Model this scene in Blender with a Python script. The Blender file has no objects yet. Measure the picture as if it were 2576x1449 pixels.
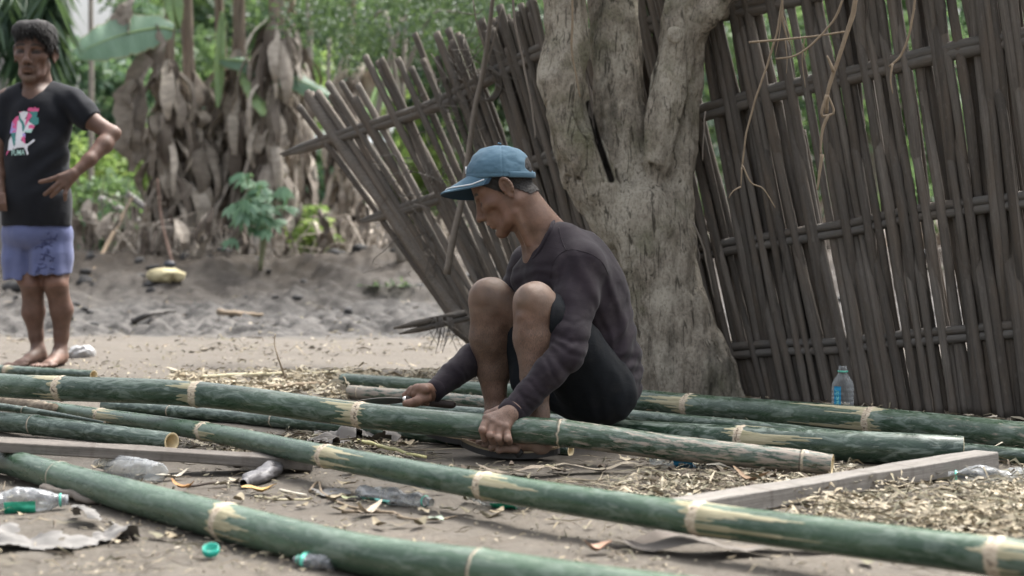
import bpy, bmesh, math, random
import numpy as np
from mathutils import Vector, Matrix
from mathutils.bvhtree import BVHTree

# ------------------------------------------------------------------ camera, sky, sun, exposure
SC = bpy.context.scene
COL = SC.collection
FPX, CU, CV, CAMH = 4293.0, 1288.0, 558.0, 0.65      # focal length in px of a 2576 px wide picture, principal point, eye height
cam_d = bpy.data.cameras.new('camera'); cam = bpy.data.objects.new('camera', cam_d); COL.objects.link(cam)
cam.location = (0, 0, CAMH); cam.rotation_euler = (math.radians(90), 0, 0)
cam_d.sensor_width = 36.0; cam_d.lens = 36.0 * FPX / 2576.0
cam_d.shift_y = -(724.5 - CV) / 2576.0
cam_d.clip_start = 0.05; cam_d.clip_end = 600.0
cam_d.dof.use_dof = True; cam_d.dof.focus_distance = 5.05; cam_d.dof.aperture_fstop = 3.1
cam_d.dof.aperture_blades = 9
SC.camera = cam

SUN_EL, SUN_AZ = math.radians(58), math.radians(38)   # azimuth from +Y (away from the camera) towards +X
wd = bpy.data.worlds.new('World'); SC.world = wd; wd.use_nodes = True
nt = wd.node_tree; bg = nt.nodes['Background']
sky = nt.nodes.new('ShaderNodeTexSky'); sky.sky_type = 'NISHITA'; sky.sun_disc = False
sky.sun_elevation = SUN_EL; sky.sun_rotation = SUN_AZ
sky.air_density = 1.0; sky.dust_density = 6.0; sky.ozone_density = 1.0
hs = nt.nodes.new('ShaderNodeHueSaturation'); hs.inputs['Saturation'].default_value = 0.30
nt.links.new(sky.outputs[0], hs.inputs['Color'])
# overcast: brightest overhead, darker towards the horizon
tcw = nt.nodes.new('ShaderNodeTexCoord'); sxw = nt.nodes.new('ShaderNodeSeparateXYZ'); mrw = nt.nodes.new('ShaderNodeMapRange'); mlw = nt.nodes.new('ShaderNodeVectorMath'); mlw.operation = 'SCALE'
nt.links.new(tcw.outputs['Generated'], sxw.inputs[0]); nt.links.new(sxw.outputs['Z'], mrw.inputs[0])
mrw.inputs[1].default_value = 0.0; mrw.inputs[2].default_value = 1.0; mrw.inputs[3].default_value = 0.58; mrw.inputs[4].default_value = 2.3
nt.links.new(hs.outputs[0], mlw.inputs[0]); nt.links.new(mrw.outputs[0], mlw.inputs['Scale']); nt.links.new(mlw.outputs[0], bg.inputs[0])
bg.inputs[1].default_value = 0.112

sl = bpy.data.lights.new('sun', 'SUN'); sl.energy = 2.0; sl.angle = math.radians(10); sl.color = (1.0, 0.96, 0.9)
so = bpy.data.objects.new('sun', sl); COL.objects.link(so)
sdir = Vector((math.sin(SUN_AZ) * math.cos(SUN_EL), math.cos(SUN_AZ) * math.cos(SUN_EL), math.sin(SUN_EL)))
so.rotation_euler = (-sdir).to_track_quat('-Z', 'Y').to_euler(); so.location = (4, 6, 9)

SC.view_settings.view_transform = 'Standard'; SC.view_settings.look = 'None'
SC.view_settings.exposure = 1.36; SC.view_settings.gamma = 1.0
SC.render.engine = 'CYCLES'
SC.cycles.use_denoising = True
SC.cycles.max_bounces = 8; SC.cycles.transparent_max_bounces = 16

rng = np.random.default_rng(7)
random.seed(7)
PI = math.pi

# ------------------------------------------------------------------ helpers
def P(u, v, d):
    """point seen at picture position (u, v) at distance d"""
    return np.array(((u - CU) / FPX * d, d, CAMH + (CV - v) / FPX * d))

def tag(o, label=None, cat=None, group=None, kind=None):
    if label: o['label'] = label
    if cat: o['category'] = cat
    if group: o['group'] = group
    if kind: o['kind'] = kind
    return o

def thing(name, loc, label, cat, group=None):
    o = bpy.data.objects.new(name, None); COL.objects.link(o)
    o.location = tuple(float(x) for x in loc); o.empty_display_size = 0.1
    tag(o, label, cat, group)
    return o

def origin_of(parent):
    p = np.zeros(3)
    while parent is not None:
        p += np.array(parent.location); parent = parent.parent
    return p

def mk(name, V, F, mat=None, parent=None, smooth=True, attrs=None, mats=None, fmat=None):
    """mesh from world-space verts; F is a list of faces or of int arrays (n,3)/(n,4)"""
    V = np.asarray(V, dtype=np.float64)
    V = V - origin_of(parent)
    me = bpy.data.meshes.new(name)
    if isinstance(F, np.ndarray): F = [F]
    if len(F) and isinstance(F[0], np.ndarray):
        F = [f for f in F if len(f)]
        nl = sum(f.size for f in F); npoly = sum(len(f) for f in F)
        me.vertices.add(len(V)); me.vertices.foreach_set('co', V.astype(np.float32).ravel())
        me.loops.add(nl); me.polygons.add(npoly)
        me.loops.foreach_set('vertex_index', np.concatenate([f.ravel() for f in F]).astype(np.int32))
        tot = np.concatenate([np.full(len(f), f.shape[1], np.int32) for f in F])
        st = np.concatenate(([0], np.cumsum(tot)[:-1])).astype(np.int32)
        me.polygons.foreach_set('loop_start', st)
        me.update(calc_edges=True); me.validate()
    else:
        me.from_pydata([tuple(v) for v in V], [], [tuple(int(i) for i in f) for f in F]); me.update()
    me.polygons.foreach_set('use_smooth', np.full(len(me.polygons), bool(smooth)))
    if mats:
        for m in mats: me.materials.append(m)
        if fmat is not None: me.polygons.foreach_set('material_index', np.asarray(fmat, np.int32))
    elif mat: me.materials.append(mat)
    for k, a in (attrs or {}).items():
        a = np.asarray(a, np.float32)
        if a.ndim == 1:
            t = me.attributes.new(k, 'FLOAT', 'POINT'); t.data.foreach_set('value', a)
        elif a.shape[1] == 3:
            t = me.attributes.new(k, 'FLOAT_VECTOR', 'POINT'); t.data.foreach_set('vector', a.ravel())
    o = bpy.data.objects.new(name, me); COL.objects.link(o)
    if parent: o.parent = parent
    return o

def mk_top(name, V, F, mat, label, cat, group=None, **kw):
    """a thing that is one mesh, with its origin at its base"""
    V = np.asarray(V, float)
    b = np.array([V[:, 0].mean(), V[:, 1].mean(), V[:, 2].min()])
    o = mk(name, V - b, F, mat, **kw); o.location = b
    return tag(o, label, cat, group)

class MB:
    """collects pieces into one mesh"""
    def __init__(s): s.V = []; s.F = []; s.n = 0; s.A = {}; s.M = []
    def add(s, V, F, m=0, **at):
        V = np.asarray(V, float); s.V.append(V)
        for f in (F if isinstance(F, list) else [F]):
            f = np.asarray(f)
            if len(f): s.F.append(f + s.n); s.M.append(np.full(len(f), m))
        for k, a in at.items():
            a = np.asarray(a, float)
            if a.ndim == 0: a = np.full(len(V), float(a))
            s.A.setdefault(k, []).append(a)
        s.n += len(V); return s
    def build(s, name, mat=None, parent=None, smooth=True, mats=None):
        at = {k: np.concatenate(a) for k, a in s.A.items()}
        return mk(name, np.concatenate(s.V), s.F, mat, parent, smooth, at, mats, np.concatenate(s.M) if mats else None)
    def top(s, name, mat, label, cat, group=None, smooth=True, mats=None):
        V = np.concatenate(s.V); b = np.array([V[:, 0].mean(), V[:, 1].mean(), V[:, 2].min()])
        at = {k: np.concatenate(a) for k, a in s.A.items()}
        o = mk(name, V - b, s.F, mat, None, smooth, at, mats, np.concatenate(s.M) if mats else None)
        o.location = b
        return tag(o, label, cat, group)

def hash3(i, j, k, seed=0):
    h = (i.astype(np.int64) * 374761393 + j.astype(np.int64) * 668265263 + k.astype(np.int64) * 2147483647 + seed * 1274126177) & 0xffffffff
    h = ((h ^ (h >> 13)) * 1274126177) & 0xffffffff
    h = ((h ^ (h >> 16)) * 2246822519) & 0xffffffff
    return ((h ^ (h >> 15)) & 0xffff) / 65535.0

def vnoise(p, seed=0):
    """value noise 0..1 at points p (n,3)"""
    p = np.asarray(p, float); f = np.floor(p); t = p - f; t = t * t * (3 - 2 * t)
    i, j, k = (f[..., a].astype(np.int64) for a in range(3))
    r = 0
    for a in (0, 1):
        for b in (0, 1):
            for c in (0, 1):
                w = (t[..., 0] if a else 1 - t[..., 0]) * (t[..., 1] if b else 1 - t[..., 1]) * (t[..., 2] if c else 1 - t[..., 2])
                r = r + w * hash3(i + a, j + b, k + c, seed)
    return r

def fbm(p, octv=4, seed=0, gain=0.5):
    p = np.asarray(p, float); r = 0; a = 1; s = 0
    for o in range(octv):
        r = r + a * vnoise(p * 2 ** o + 13.7 * o, seed + o); s += a; a *= gain
    return r / s

def spline(pts, n=None, step=None):
    """Catmull-Rom through rows of pts (any number of columns), resampled by arc length of the first three"""
    p = np.asarray(pts, float)
    if len(p) == 2: p = np.array([p[0], p[0] * .5 + p[1] * .5, p[1]])
    q = np.vstack([2 * p[0] - p[1], p, 2 * p[-1] - p[-2]]); out = []
    m = 24
    for i in range(1, len(q) - 2):
        t = np.linspace(0, 1, m, endpoint=False)[:, None]
        a, b, c, d = q[i - 1], q[i], q[i + 1], q[i + 2]
        out.append(.5 * (2 * b + (c - a) * t + (2 * a - 5 * b + 4 * c - d) * t * t + (3 * b - a - 3 * c + d) * t ** 3))
    out = np.vstack(out + [p[-1:]])
    L = np.concatenate(([0], np.cumsum(np.linalg.norm(np.diff(out[:, :3], axis=0), axis=1))))
    if n is None: n = max(2, int(L[-1] / step) + 1)
    s = np.linspace(0, L[-1], n)
    return np.stack([np.interp(s, L, out[:, k]) for k in range(p.shape[1])], 1), s

def frames(C):
    T = np.gradient(C, axis=0); T /= np.linalg.norm(T, axis=1)[:, None] + 1e-12
    N = np.zeros_like(C)
    up = np.array([0, 0, 1.0]) if abs(T[0][2]) < .8 else np.array([0, -1.0, 0])
    n = up - T[0] * (up @ T[0]); n /= np.linalg.norm(n)
    for i in range(len(C)):
        n = n - T[i] * (n @ T[i]); n /= np.linalg.norm(n) + 1e-12; N[i] = n
    return T, N, np.cross(T, N)

def tube(C, R, seg=12, caps=True, flat=1.0):
    """tube along points C with radii R -> verts, [quads, caps]"""
    C = np.asarray(C, float); R = np.broadcast_to(np.asarray(R, float), (len(C),))
    T, N, B = frames(C)
    th = np.linspace(0, 2 * PI, seg, endpoint=False)
    V = C[:, None] + R[:, None, None] * (np.cos(th)[None, :, None] * N[:, None] + flat * np.sin(th)[None, :, None] * B[:, None])
    n = len(C); i = np.arange(n - 1)[:, None] * seg; j = np.arange(seg)[None]; j2 = (j + 1) % seg
    Q = np.stack([i + j, i + j2, i + seg + j2, i + seg + j], -1).reshape(-1, 4)
    V = V.reshape(-1, 3); F = [Q]
    if caps:
        a = len(V); V = np.vstack([V, C[:1], C[-1:]]); jj = np.arange(seg)
        F.append(np.stack([np.full(seg, a), (jj + 1) % seg, jj], 1))
        F.append(np.stack([np.full(seg, a + 1), (n - 1) * seg + jj, (n - 1) * seg + (jj + 1) % seg], 1))
    return V, F

def twig(pts, r0, r1, step=.02, seg=7):
    C, s = spline(pts, step=step)
    return tube(C, np.linspace(r0, r1, len(C)), seg)

def box(c, sx, sy, sz, R=None):
    V = np.array([(x, y, z) for x in (-.5, .5) for y in (-.5, .5) for z in (-.5, .5)]) * (sx, sy, sz)
    if R is not None: V = V @ np.asarray(R).T
    F = np.array([(0, 1, 3, 2), (4, 6, 7, 5), (0, 4, 5, 1), (2, 3, 7, 6), (0, 2, 6, 4), (1, 5, 7, 3)])
    return V + np.asarray(c), F

# ------------------------------------------------------------------ distance-field sculpting
def surface_nets(f, o, h):
    s = f < 0
    c = np.zeros(tuple(n - 1 for n in f.shape), np.int8)
    for a in (0, 1):
        for b in (0, 1):
            for d in (0, 1):
                c += s[a:a + c.shape[0], b:b + c.shape[1], d:d + c.shape[2]]
    act = np.argwhere((c > 0) & (c < 8))
    idx = np.full(c.shape, -1, np.int32); idx[tuple(act.T)] = np.arange(len(act))
    cor = np.array([(a, b, d) for a in (0, 1) for b in (0, 1) for d in (0, 1)])
    val = np.stack([f[tuple((act + q).T)] for q in cor], 1)
    acc = np.zeros((len(act), 3)); cnt = np.zeros(len(act))
    for i in range(8):
        for j in range(i + 1, 8):
            if np.abs(cor[i] - cor[j]).sum() != 1: continue
            vi, vj = val[:, i], val[:, j]; m = (vi < 0) != (vj < 0)
            t = np.where(m, vi / np.where(m, vi - vj, 1), 0)
            acc += np.where(m[:, None], cor[i] + t[:, None] * (cor[j] - cor[i]), 0); cnt += m
    V = (act + acc / cnt[:, None]) * h + o
    Q = []
    for ax in range(3):
        o1, o2 = [k for k in range(3) if k != ax]
        sl0 = [slice(None)] * 3; sl1 = [slice(None)] * 3
        sl0[ax] = slice(0, -1); sl1[ax] = slice(1, None)
        e0, e1 = s[tuple(sl0)], s[tuple(sl1)]
        E = np.argwhere(e0 != e1)
        E = E[(E[:, o1] > 0) & (E[:, o2] > 0) & (E[:, o1] < f.shape[o1] - 1) & (E[:, o2] < f.shape[o2] - 1)]
        ins = e0[tuple(E.T)]
        def at(d1, d2):
            k = E.copy(); k[:, o1] += d1; k[:, o2] += d2; return idx[tuple(k.T)]
        q = np.stack([at(-1, -1), at(0, -1), at(0, 0), at(-1, 0)], 1)
        flip = ins if ax != 1 else ~ins
        q[~flip] = q[~flip][:, ::-1]
        Q.append(q)
    Q = np.vstack(Q)
    return V, Q[(Q >= 0).all(1)]

class Sculpt:
    """smooth-blended solids; every shape is (function, centre, reach, blend, op)"""
    def __init__(s): s.S = []
    def _put(s, fn, lo, hi, k, op): s.S.append((fn, np.asarray(lo, float), np.asarray(hi, float), k, op)); return s
    def cone(s, a, b, ra, rb, k=.01, op='+', ax=None, fl=1.0):
        a, b = np.asarray(a, float), np.asarray(b, float); ba = b - a; L2 = ba @ ba + 1e-12; m = (a + b) / 2
        def fn(p):
            if ax is not None:
                w = np.asarray(ax, float); w = w / np.linalg.norm(w)
                p = p + ((p - m) @ w)[..., None] * (1 / fl - 1) * w
            q = p - a; t = np.clip((q @ ba) / L2, 0, 1)
            d = np.linalg.norm(q - t[..., None] * ba, axis=-1) - (ra + (rb - ra) * t)
            return d * (min(1, fl) if ax is not None else 1)
        r = max(ra, rb) * max(1, fl)
        return s._put(fn, np.minimum(a, b) - r, np.maximum(a, b) + r, k, op)
    def chain(s, pts, k=.01, op='+', ax=None, fl=1.0):
        for (a, ra), (b, rb) in zip(pts[:-1], pts[1:]): s.cone(a, b, ra, rb, k, op, ax, fl)
        return s
    def ell(s, c, r, R=None, k=.01, op='+'):
        c, r = np.asarray(c, float), np.asarray(r, float)
        def fn(p):
            q = p - c
            if R is not None: q = q @ R          # columns of R are the ellipsoid's axes
            k0 = np.linalg.norm(q / r, axis=-1); k1 = np.linalg.norm(q / (r * r), axis=-1) + 1e-9
            return k0 * (k0 - 1) / k1
        m = r.max() if R is not None else r
        return s._put(fn, c - m, c + m, k, op)
    def half(s, c, n, k=.004, op='-'):
        c, n = np.asarray(c, float), np.asarray(n, float); n = n / np.linalg.norm(n)
        return s._put(lambda p: -((p - c) @ n), np.full(3, -99.), np.full(3, 99.), k, op)
    def bump(s, fn):
        return s._put(fn, np.full(3, -99.), np.full(3, 99.), 0, 'd')
    def mesh(s, h, pad=.02):
        add = [x for x in s.S if x[4] == '+']
        lo = np.min([x[1] for x in add], 0) - pad; hi = np.max([x[2] for x in add], 0) + pad
        n = np.ceil((hi - lo) / h).astype(int) + 1
        f = np.full(tuple(n), 1.0, np.float32); bs = 28
        for i in range(0, n[0], bs):
            for j in range(0, n[1], bs):
                for k in range(0, n[2], bs):
                    e = np.minimum((i + bs, j + bs, k + bs), n)
                    b0 = lo + np.array((i, j, k)) * h; b1 = lo + (e - 1) * h
                    hit = [x for x in s.S if ((x[1] - x[3] - 3 * h - .006 <= b1) & (x[2] + x[3] + 3 * h + .006 >= b0)).all()]
                    if not any(x[4] == '+' for x in hit): continue
                    p = np.stack(np.meshgrid(*[lo[a] + np.arange((i, j, k)[a], e[a]) * h for a in range(3)], indexing='ij'), -1)
                    g = np.full(p.shape[:3], 1.0)
                    for fn, _, _, kk, op in hit:
                        if op == 'd':
                            if np.abs(g).min() < .03: g = g + fn(p)
                            continue
                        d = fn(p)
                        if op == '-':
                            w = np.maximum(kk - np.abs(g + d), 0) / max(kk, 1e-6)
                            g = np.maximum(g, -d) + w * w * kk / 4
                        else:
                            w = np.maximum(kk - np.abs(g - d), 0) / max(kk, 1e-6)
                            g = np.minimum(g, d) - w * w * kk / 4
                    f[i:e[0], j:e[1], k:e[2]] = g
        return surface_nets(f, lo, h)

def relax(V, Q, it=1, w=.5):
    """a little smoothing of a quad mesh"""
    n = len(V); E = np.vstack([Q[:, [0, 1]], Q[:, [1, 2]], Q[:, [2, 3]], Q[:, [3, 0]]])
    for _ in range(it):
        a = np.zeros_like(V); c = np.zeros(n)
        for k in range(3):
            a[:, k] = np.bincount(E[:, 0], V[E[:, 1], k], n) + np.bincount(E[:, 1], V[E[:, 0], k], n)
        c = np.bincount(E[:, 0], minlength=n) + np.bincount(E[:, 1], minlength=n)
        V = V * (1 - w) + w * a / np.maximum(c, 1)[:, None]
    return V

# ------------------------------------------------------------------ materials
class NM:
    def __init__(s, name):
        s.m = bpy.data.materials.new(name); s.m.use_nodes = True; s.t = s.m.node_tree
        s.b = s.t.nodes['Principled BSDF']; s.out = s.t.nodes['Material Output']
    def n(s, kind, **kw):
        x = s.t.nodes.new('ShaderNode' + kind)
        for k, v in kw.items(): setattr(x, k, v)
        return x
    def l(s, a, b): s.t.links.new(a, b)
    def attr(s, name, out='Fac'): return s.n('Attribute', attribute_name=name).outputs[out]
    def obj(s): return s.n('TexCoord').outputs['Object']
    def noise(s, vec, scale, detail=5, rough=.55, stretch=None, out='Fac', dist=0):
        if stretch:
            mp = s.n('Mapping'); mp.inputs['Scale'].default_value = stretch; s.l(vec, mp.inputs['Vector']); vec = mp.outputs[0]
        t = s.n('TexNoise'); t.inputs['Scale'].default_value = scale; t.inputs['Detail'].default_value = detail
        t.inputs['Roughness'].default_value = rough; t.inputs['Distortion'].default_value = dist
        s.l(vec, t.inputs['Vector']); return t.outputs[out]
    def vor(s, vec, scale, out='Distance', stretch=None):
        if stretch:
            mp = s.n('Mapping'); mp.inputs['Scale'].default_value = stretch; s.l(vec, mp.inputs['Vector']); vec = mp.outputs[0]
        t = s.n('TexVoronoi'); t.inputs['Scale'].default_value = scale; s.l(vec, t.inputs['Vector']); return t.outputs[out]
    def ramp(s, fac, *stops):
        r = s.n('ValToRGB'); e = r.color_ramp.elements
        while len(e) < len(stops): e.new(.5)
        for i, (p, c) in enumerate(stops):
            e[i].position = p; e[i].color = (c, c, c, 1) if not hasattr(c, '__len__') else tuple(c) + (1,)
        s.l(fac, r.inputs[0]); return r.outputs[0]
    def mix(s, fac, a, b, mode='MIX'):
        x = s.n('MixRGB', blend_type=mode)
        for i, v in enumerate((fac, a, b)):
            if hasattr(v, 'links'): s.l(v, x.inputs[i])
            else: x.inputs[i].default_value = v if i == 0 else tuple(v) + (1,)
        return x.outputs[0]
    def math(s, op, a, b=None, clamp=False):
        x = s.n('Math', operation=op, use_clamp=clamp)
        for i, v in enumerate((a, b)):
            if v is None: continue
            if hasattr(v, 'links'): s.l(v, x.inputs[i])
            else: x.inputs[i].default_value = v
        return x.outputs[0]
    def set(s, **kw):
        names = dict(color='Base Color', rough='Roughness', metal='Metallic', spec='Specular IOR Level', sss='Subsurface Weight',
                     trans='Transmission Weight', ior='IOR', alpha='Alpha', coat='Coat Weight', sheen='Sheen Weight', emit='Emission Color', estr='Emission Strength')
        for k, v in kw.items():
            i = s.b.inputs[names[k]]
            if hasattr(v, 'links'): s.l(v, i)
            elif hasattr(v, '__len__'): i.default_value = tuple(v) + (1,)
            else: i.default_value = v
        return s
    def bump(s, hgt, dist=.002, strength=1.0):
        b = s.n('Bump'); b.inputs['Distance'].default_value = dist; b.inputs['Strength'].default_value = strength
        s.l(hgt, b.inputs['Height']); s.l(b.outputs[0], s.b.inputs['Normal']); return s

def simple(name, c, rough=.6, var=.25, scale=30, bump=0, metal=0, stretch=None, spec=.5, c2=None):
    m = NM(name); o = m.obj(); f = m.noise(o, scale, stretch=stretch)
    c = np.array(c); m.set(color=m.mix(f, tuple(c * (1 - var)), tuple(np.array(c2) if c2 else np.minimum(c * (1 + var), 1))), rough=rough, metal=metal, spec=spec)
    if bump: m.bump(f, bump)
    return m.m

def leafy(name, c1, c2, trans=.35, rough=.5):
    """foliage: colour varies by leaf (attribute var), light passes through"""
    m = NM(name); v = m.attr('var'); c = m.mix(v, c1, c2)
    m.set(color=c, rough=rough)
    tr = m.n('BsdfTranslucent'); c3 = m.mix(.45, c, (.22, .32, .09), 'MIX'); m.l(c3, tr.inputs['Color'])
    mx = m.n('MixShader'); mx.inputs[0].default_value = trans
    m.l(m.b.outputs[0], mx.inputs[1]); m.l(tr.outputs[0], mx.inputs[2]); m.l(mx.outputs[0], m.out.inputs['Surface'])
    return m.m

# ------------------------------------------------------------------ ground
def gz(x, y):
    """height of the ground"""
    x = np.asarray(x, float); y = np.asarray(y, float)
    p = np.stack([x, y, np.zeros_like(x)], -1)
    near = (fbm(p * 2.2, 4, 3) - .5) * .035 + (fbm(p * 14, 3, 9) - .5) * .010
    m = np.clip((y - 9.3) / 1.0, 0, 1); m = m * m * (3 - 2 * m)
    lum = (fbm(p * 3.0, 4, 21) - .5) * .26 + (np.abs(fbm(p * 8, 3, 5) - .5) - .12) * .26
    wob = (vnoise(p * .5, 4) - .5) * 1.2
    rid = .30 * np.exp(-((y + wob - 14.0) / 1.35) ** 2) + .14 / (1 + np.exp(-(y - 13.5) * 2.5))
    sand = .03 * np.exp(-((y - 8.7) / .55) ** 2) * (.4 + 1.2 * vnoise(p * 1.3, 8))
    flat = np.clip((y - 2.6) / .8, 0, 1) * .35 + .65
    calm = 1 - .75 * np.exp(-((x - .0) / .45) ** 2 - ((y - 4.8) / .35) ** 2)
    return near * calm * (1 - m) * flat * .8 + m * lum * .75 + rid * (.75 + .5 * vnoise(p * 1.1, 2)) + sand * (1 - m)

def build_ground():
    xs = np.concatenate([-np.geomspace(80, 4.6, 40), np.arange(-4.5, 4.5, .022), np.geomspace(4.6, 80, 40)])
    ys = np.concatenate([-np.geomspace(30, .5, 14), np.arange(0, 2.2, .1), np.arange(2.2, 10.5, .02), np.arange(10.5, 16, .05), np.geomspace(16.1, 160, 60)])
    X, Y = np.meshgrid(xs, ys, indexing='ij'); Z = gz(X, Y)
    nx, ny = X.shape
    V = np.stack([X, Y, Z], -1).reshape(-1, 3)
    i = np.arange(nx - 1)[:, None] * ny; j = np.arange(ny - 1)[None]
    Q = np.stack([i + j, i + ny + j, i + ny + j + 1, i + j + 1], -1).reshape(-1, 4)
    m = NM('ground_silt'); o = m.obj()
    sep = m.n('SeparateXYZ'); m.l(o, sep.inputs[0]); y = sep.outputs['Y']
    n1 = m.noise(o, 1.3, 6, .6); n2 = m.noise(o, 9, 8, .65); n3 = m.noise(o, 70, 6, .7)
    silt = m.mix(m.ramp(n1, (.32, 0), (.68, 1)), (.060, .051, .040), (.138, .120, .098))
    silt = m.mix(m.math('MULTIPLY', m.ramp(n2, (.35, 1), (.62, 0)), .75), silt, (.10, .088, .072))
    silt = m.mix(m.math('MULTIPLY', m.ramp(n3, (.52, 0), (.72, 1)), .35), silt, (.20, .18, .155))
    sandy = m.mix(n2, (.084, .072, .057), (.136, .120, .101))
    yy = m.math('ADD', y, m.math('MULTIPLY', m.math('SUBTRACT', n1, .5), 1.6))
    c = m.mix(m.ramp(m.math('DIVIDE', yy, 20), (.325, 0), (.385, 1)), silt, sandy)
    mud = m.mix(m.ramp(n2, (.40, 0), (.58, 1)), (.0150, .0135, .0120), (.094, .088, .082))
    mud = m.mix(m.math('MULTIPLY', m.ramp(n3, (.5, 0), (.7, 1)), .5), mud, (.12, .114, .108))
    c = m.mix(m.ramp(m.math('DIVIDE', yy, 20), (.466, 0), (.49, 1)), c, mud)
    bank = m.mix(n2, (.020, .016, .012), (.078, .063, .049))
    c = m.mix(m.ramp(m.math('DIVIDE', yy, 20), (.60, 0), (.68, 1)), c, bank)
    m.set(color=c, rough=m.ramp(n2, (.3, .65), (.7, .95)), spec=.25)
    h = m.math('ADD', m.math('MULTIPLY', n2, .6), m.math('MULTIPLY', n3, .4))
    m.bump(h, .02, .7)
    o = mk('ground', V, Q, m.m); tag(o, kind='structure')
build_ground()

def on_ground(u, v, lift=0.0):
    d = CAMH * FPX / (v - CV)
    for _ in range(4):
        p = P(u, v, d); z = float(gz(p[0], p[1])) + lift
        d = (CAMH - z) * FPX / (v - CV)
    return P(u, v, d)

def ray_ground(u, v, lift=0.0):
    """first ground point along the line of sight, humps included"""
    d = np.arange(6, 22, .02); p = np.stack([(u - CU) / FPX * d, d, CAMH + (CV - v) / FPX * d], -1); k = np.argmax(p[:, 2] < gz(p[:, 0], p[:, 1]))
    return p[k] + (0, 0, lift)

def clods():
    rr = np.random.default_rng(41); mb = MB(); bm = bmesh.new(); bmesh.ops.create_icosphere(bm, subdivisions=2, radius=1); bv_ = np.array([v.co[:] for v in bm.verts]); bf = np.array([[v.index for v in f.verts] for f in bm.faces]); bm.free()
    for k in range(260):
        y = rr.uniform(10.2, 15.2); x = rr.uniform(-.36, .36) * y; r = rr.uniform(.010, .032) * (1.0 + 1.3 * (y > 12.8) * rr.uniform()) ; z = float(gz(np.array([x]), np.array([y]))[0])
        n = .35 + 1.3 * fbm(bv_ * 1.7 + k * 3.1, 3, 2)[:, None]; mb.add(bv_ * n * np.array((r * rr.uniform(.9, 1.8), r, r * rr.uniform(.6, 1.0))) + (x, y, z + r * .1), bf)
    m = NM('mud_clod'); o = m.obj(); n = m.noise(o, 9, 6, .65); m.set(color=m.mix(m.ramp(n, (.35, 0), (.65, 1)), (.02, .019, .018), (.09, .088, .086)), rough=.8); m.bump(m.noise(o, 60, 4), .01)
    tag(mb.build('mud_clods', m.m, None, True), 'wet grey mud clods churned up behind the sand', 'mud clods', kind='stuff')
clods()

# ------------------------------------------------------------------ bamboo poles
def bamboo_mat(name, g1, g2, wax=.5):
    m = NM(name); loc = m.attr('loc', 'Vector')
    st = m.noise(loc, 1, 6, .6, (9, 130, 130)); big = m.noise(loc, 1, 4, .6, (4.5, 16, 16)); fine = m.noise(loc, 1, 5, .7, (60, 330, 330))
    pat = m.noise(loc, 1, 6, .7, (13, 45, 45), dist=1.2)
    c = m.mix(m.ramp(big, (.35, 0), (.65, 1)), g1, g2)
    c = m.mix(m.math('MULTIPLY', m.ramp(st, (.5, 0), (.68, 1)), .32), c, tuple(x * .6 for x in g1))
    wx = m.math('MULTIPLY', m.ramp(pat, (.50, 0), (.60, 1)), wax)
    c = m.mix(wx, c, (.25, .30, .26))
    scr = m.noise(loc, 1, 3, .5, (22, 420, 420))
    c = m.mix(m.math('MULTIPLY', m.ramp(scr, (.66, 0), (.70, 1)), .55), c, (.36, .38, .30))
    mud = m.attr('mud'); mf = m.math('MULTIPLY', m.ramp(m.math('ADD', mud, m.math('MULTIPLY', m.math('SUBTRACT', m.noise(loc, 1, 6, .7, (18, 90, 90)), .5), 1.1)), (.44, 0), (.54, 1)), .9)
    c = m.mix(mf, c, m.mix(fine, (.20, .16, .125), (.42, .36, .30)))
    sc = m.attr('scar')
    tan = m.mix(m.ramp(st, (.35, 0), (.65, 1)), (.22, .205, .115), (.43, .385, .255))
    c = m.mix(m.ramp(sc, (.35, 0), (.6, 1)), c, tan)
    rg = m.attr('ring'); rt = m.mix(m.ramp(fine, (.35, 0), (.65, 1)), (.30, .225, .155), (.62, .54, .41))
    c = m.mix(m.ramp(rg, (.35, 0), (.65, 1)), c, rt)
    dk = m.attr('dark'); c = m.mix(m.ramp(dk, (.4, 0), (.7, .8)), c, (.07, .05, .035))
    r = m.mix(m.math('MAXIMUM', m.math('MAXIMUM', sc, rg), mf), m.ramp(pat, (.4, .24), (.65, .48)), (.75, .75, .75))
    m.set(color=c, rough=r, spec=.55)
    m.bump(m.math('ADD', m.math('MULTIPLY', st, .5), m.math('MULTIPLY', m.math('MAXIMUM', rg, sc), fine)), .0018, .6)
    return m.m
GREEN = [bamboo_mat('bamboo_green', (.021, .044, .026), (.050, .086, .051), .40),
         bamboo_mat('bamboo_deep_green', (.017, .036, .023), (.040, .072, .046), .55),
         bamboo_mat('bamboo_smooth_green', (.028, .060, .035), (.062, .108, .065), .30)]
cut = NM('bamboo_cut'); _o = cut.obj()
cut.set(color=cut.mix(cut.noise(_o, 160), (.50, .38, .20), (.78, .66, .42)), rough=.8); CUT = cut.m

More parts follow.
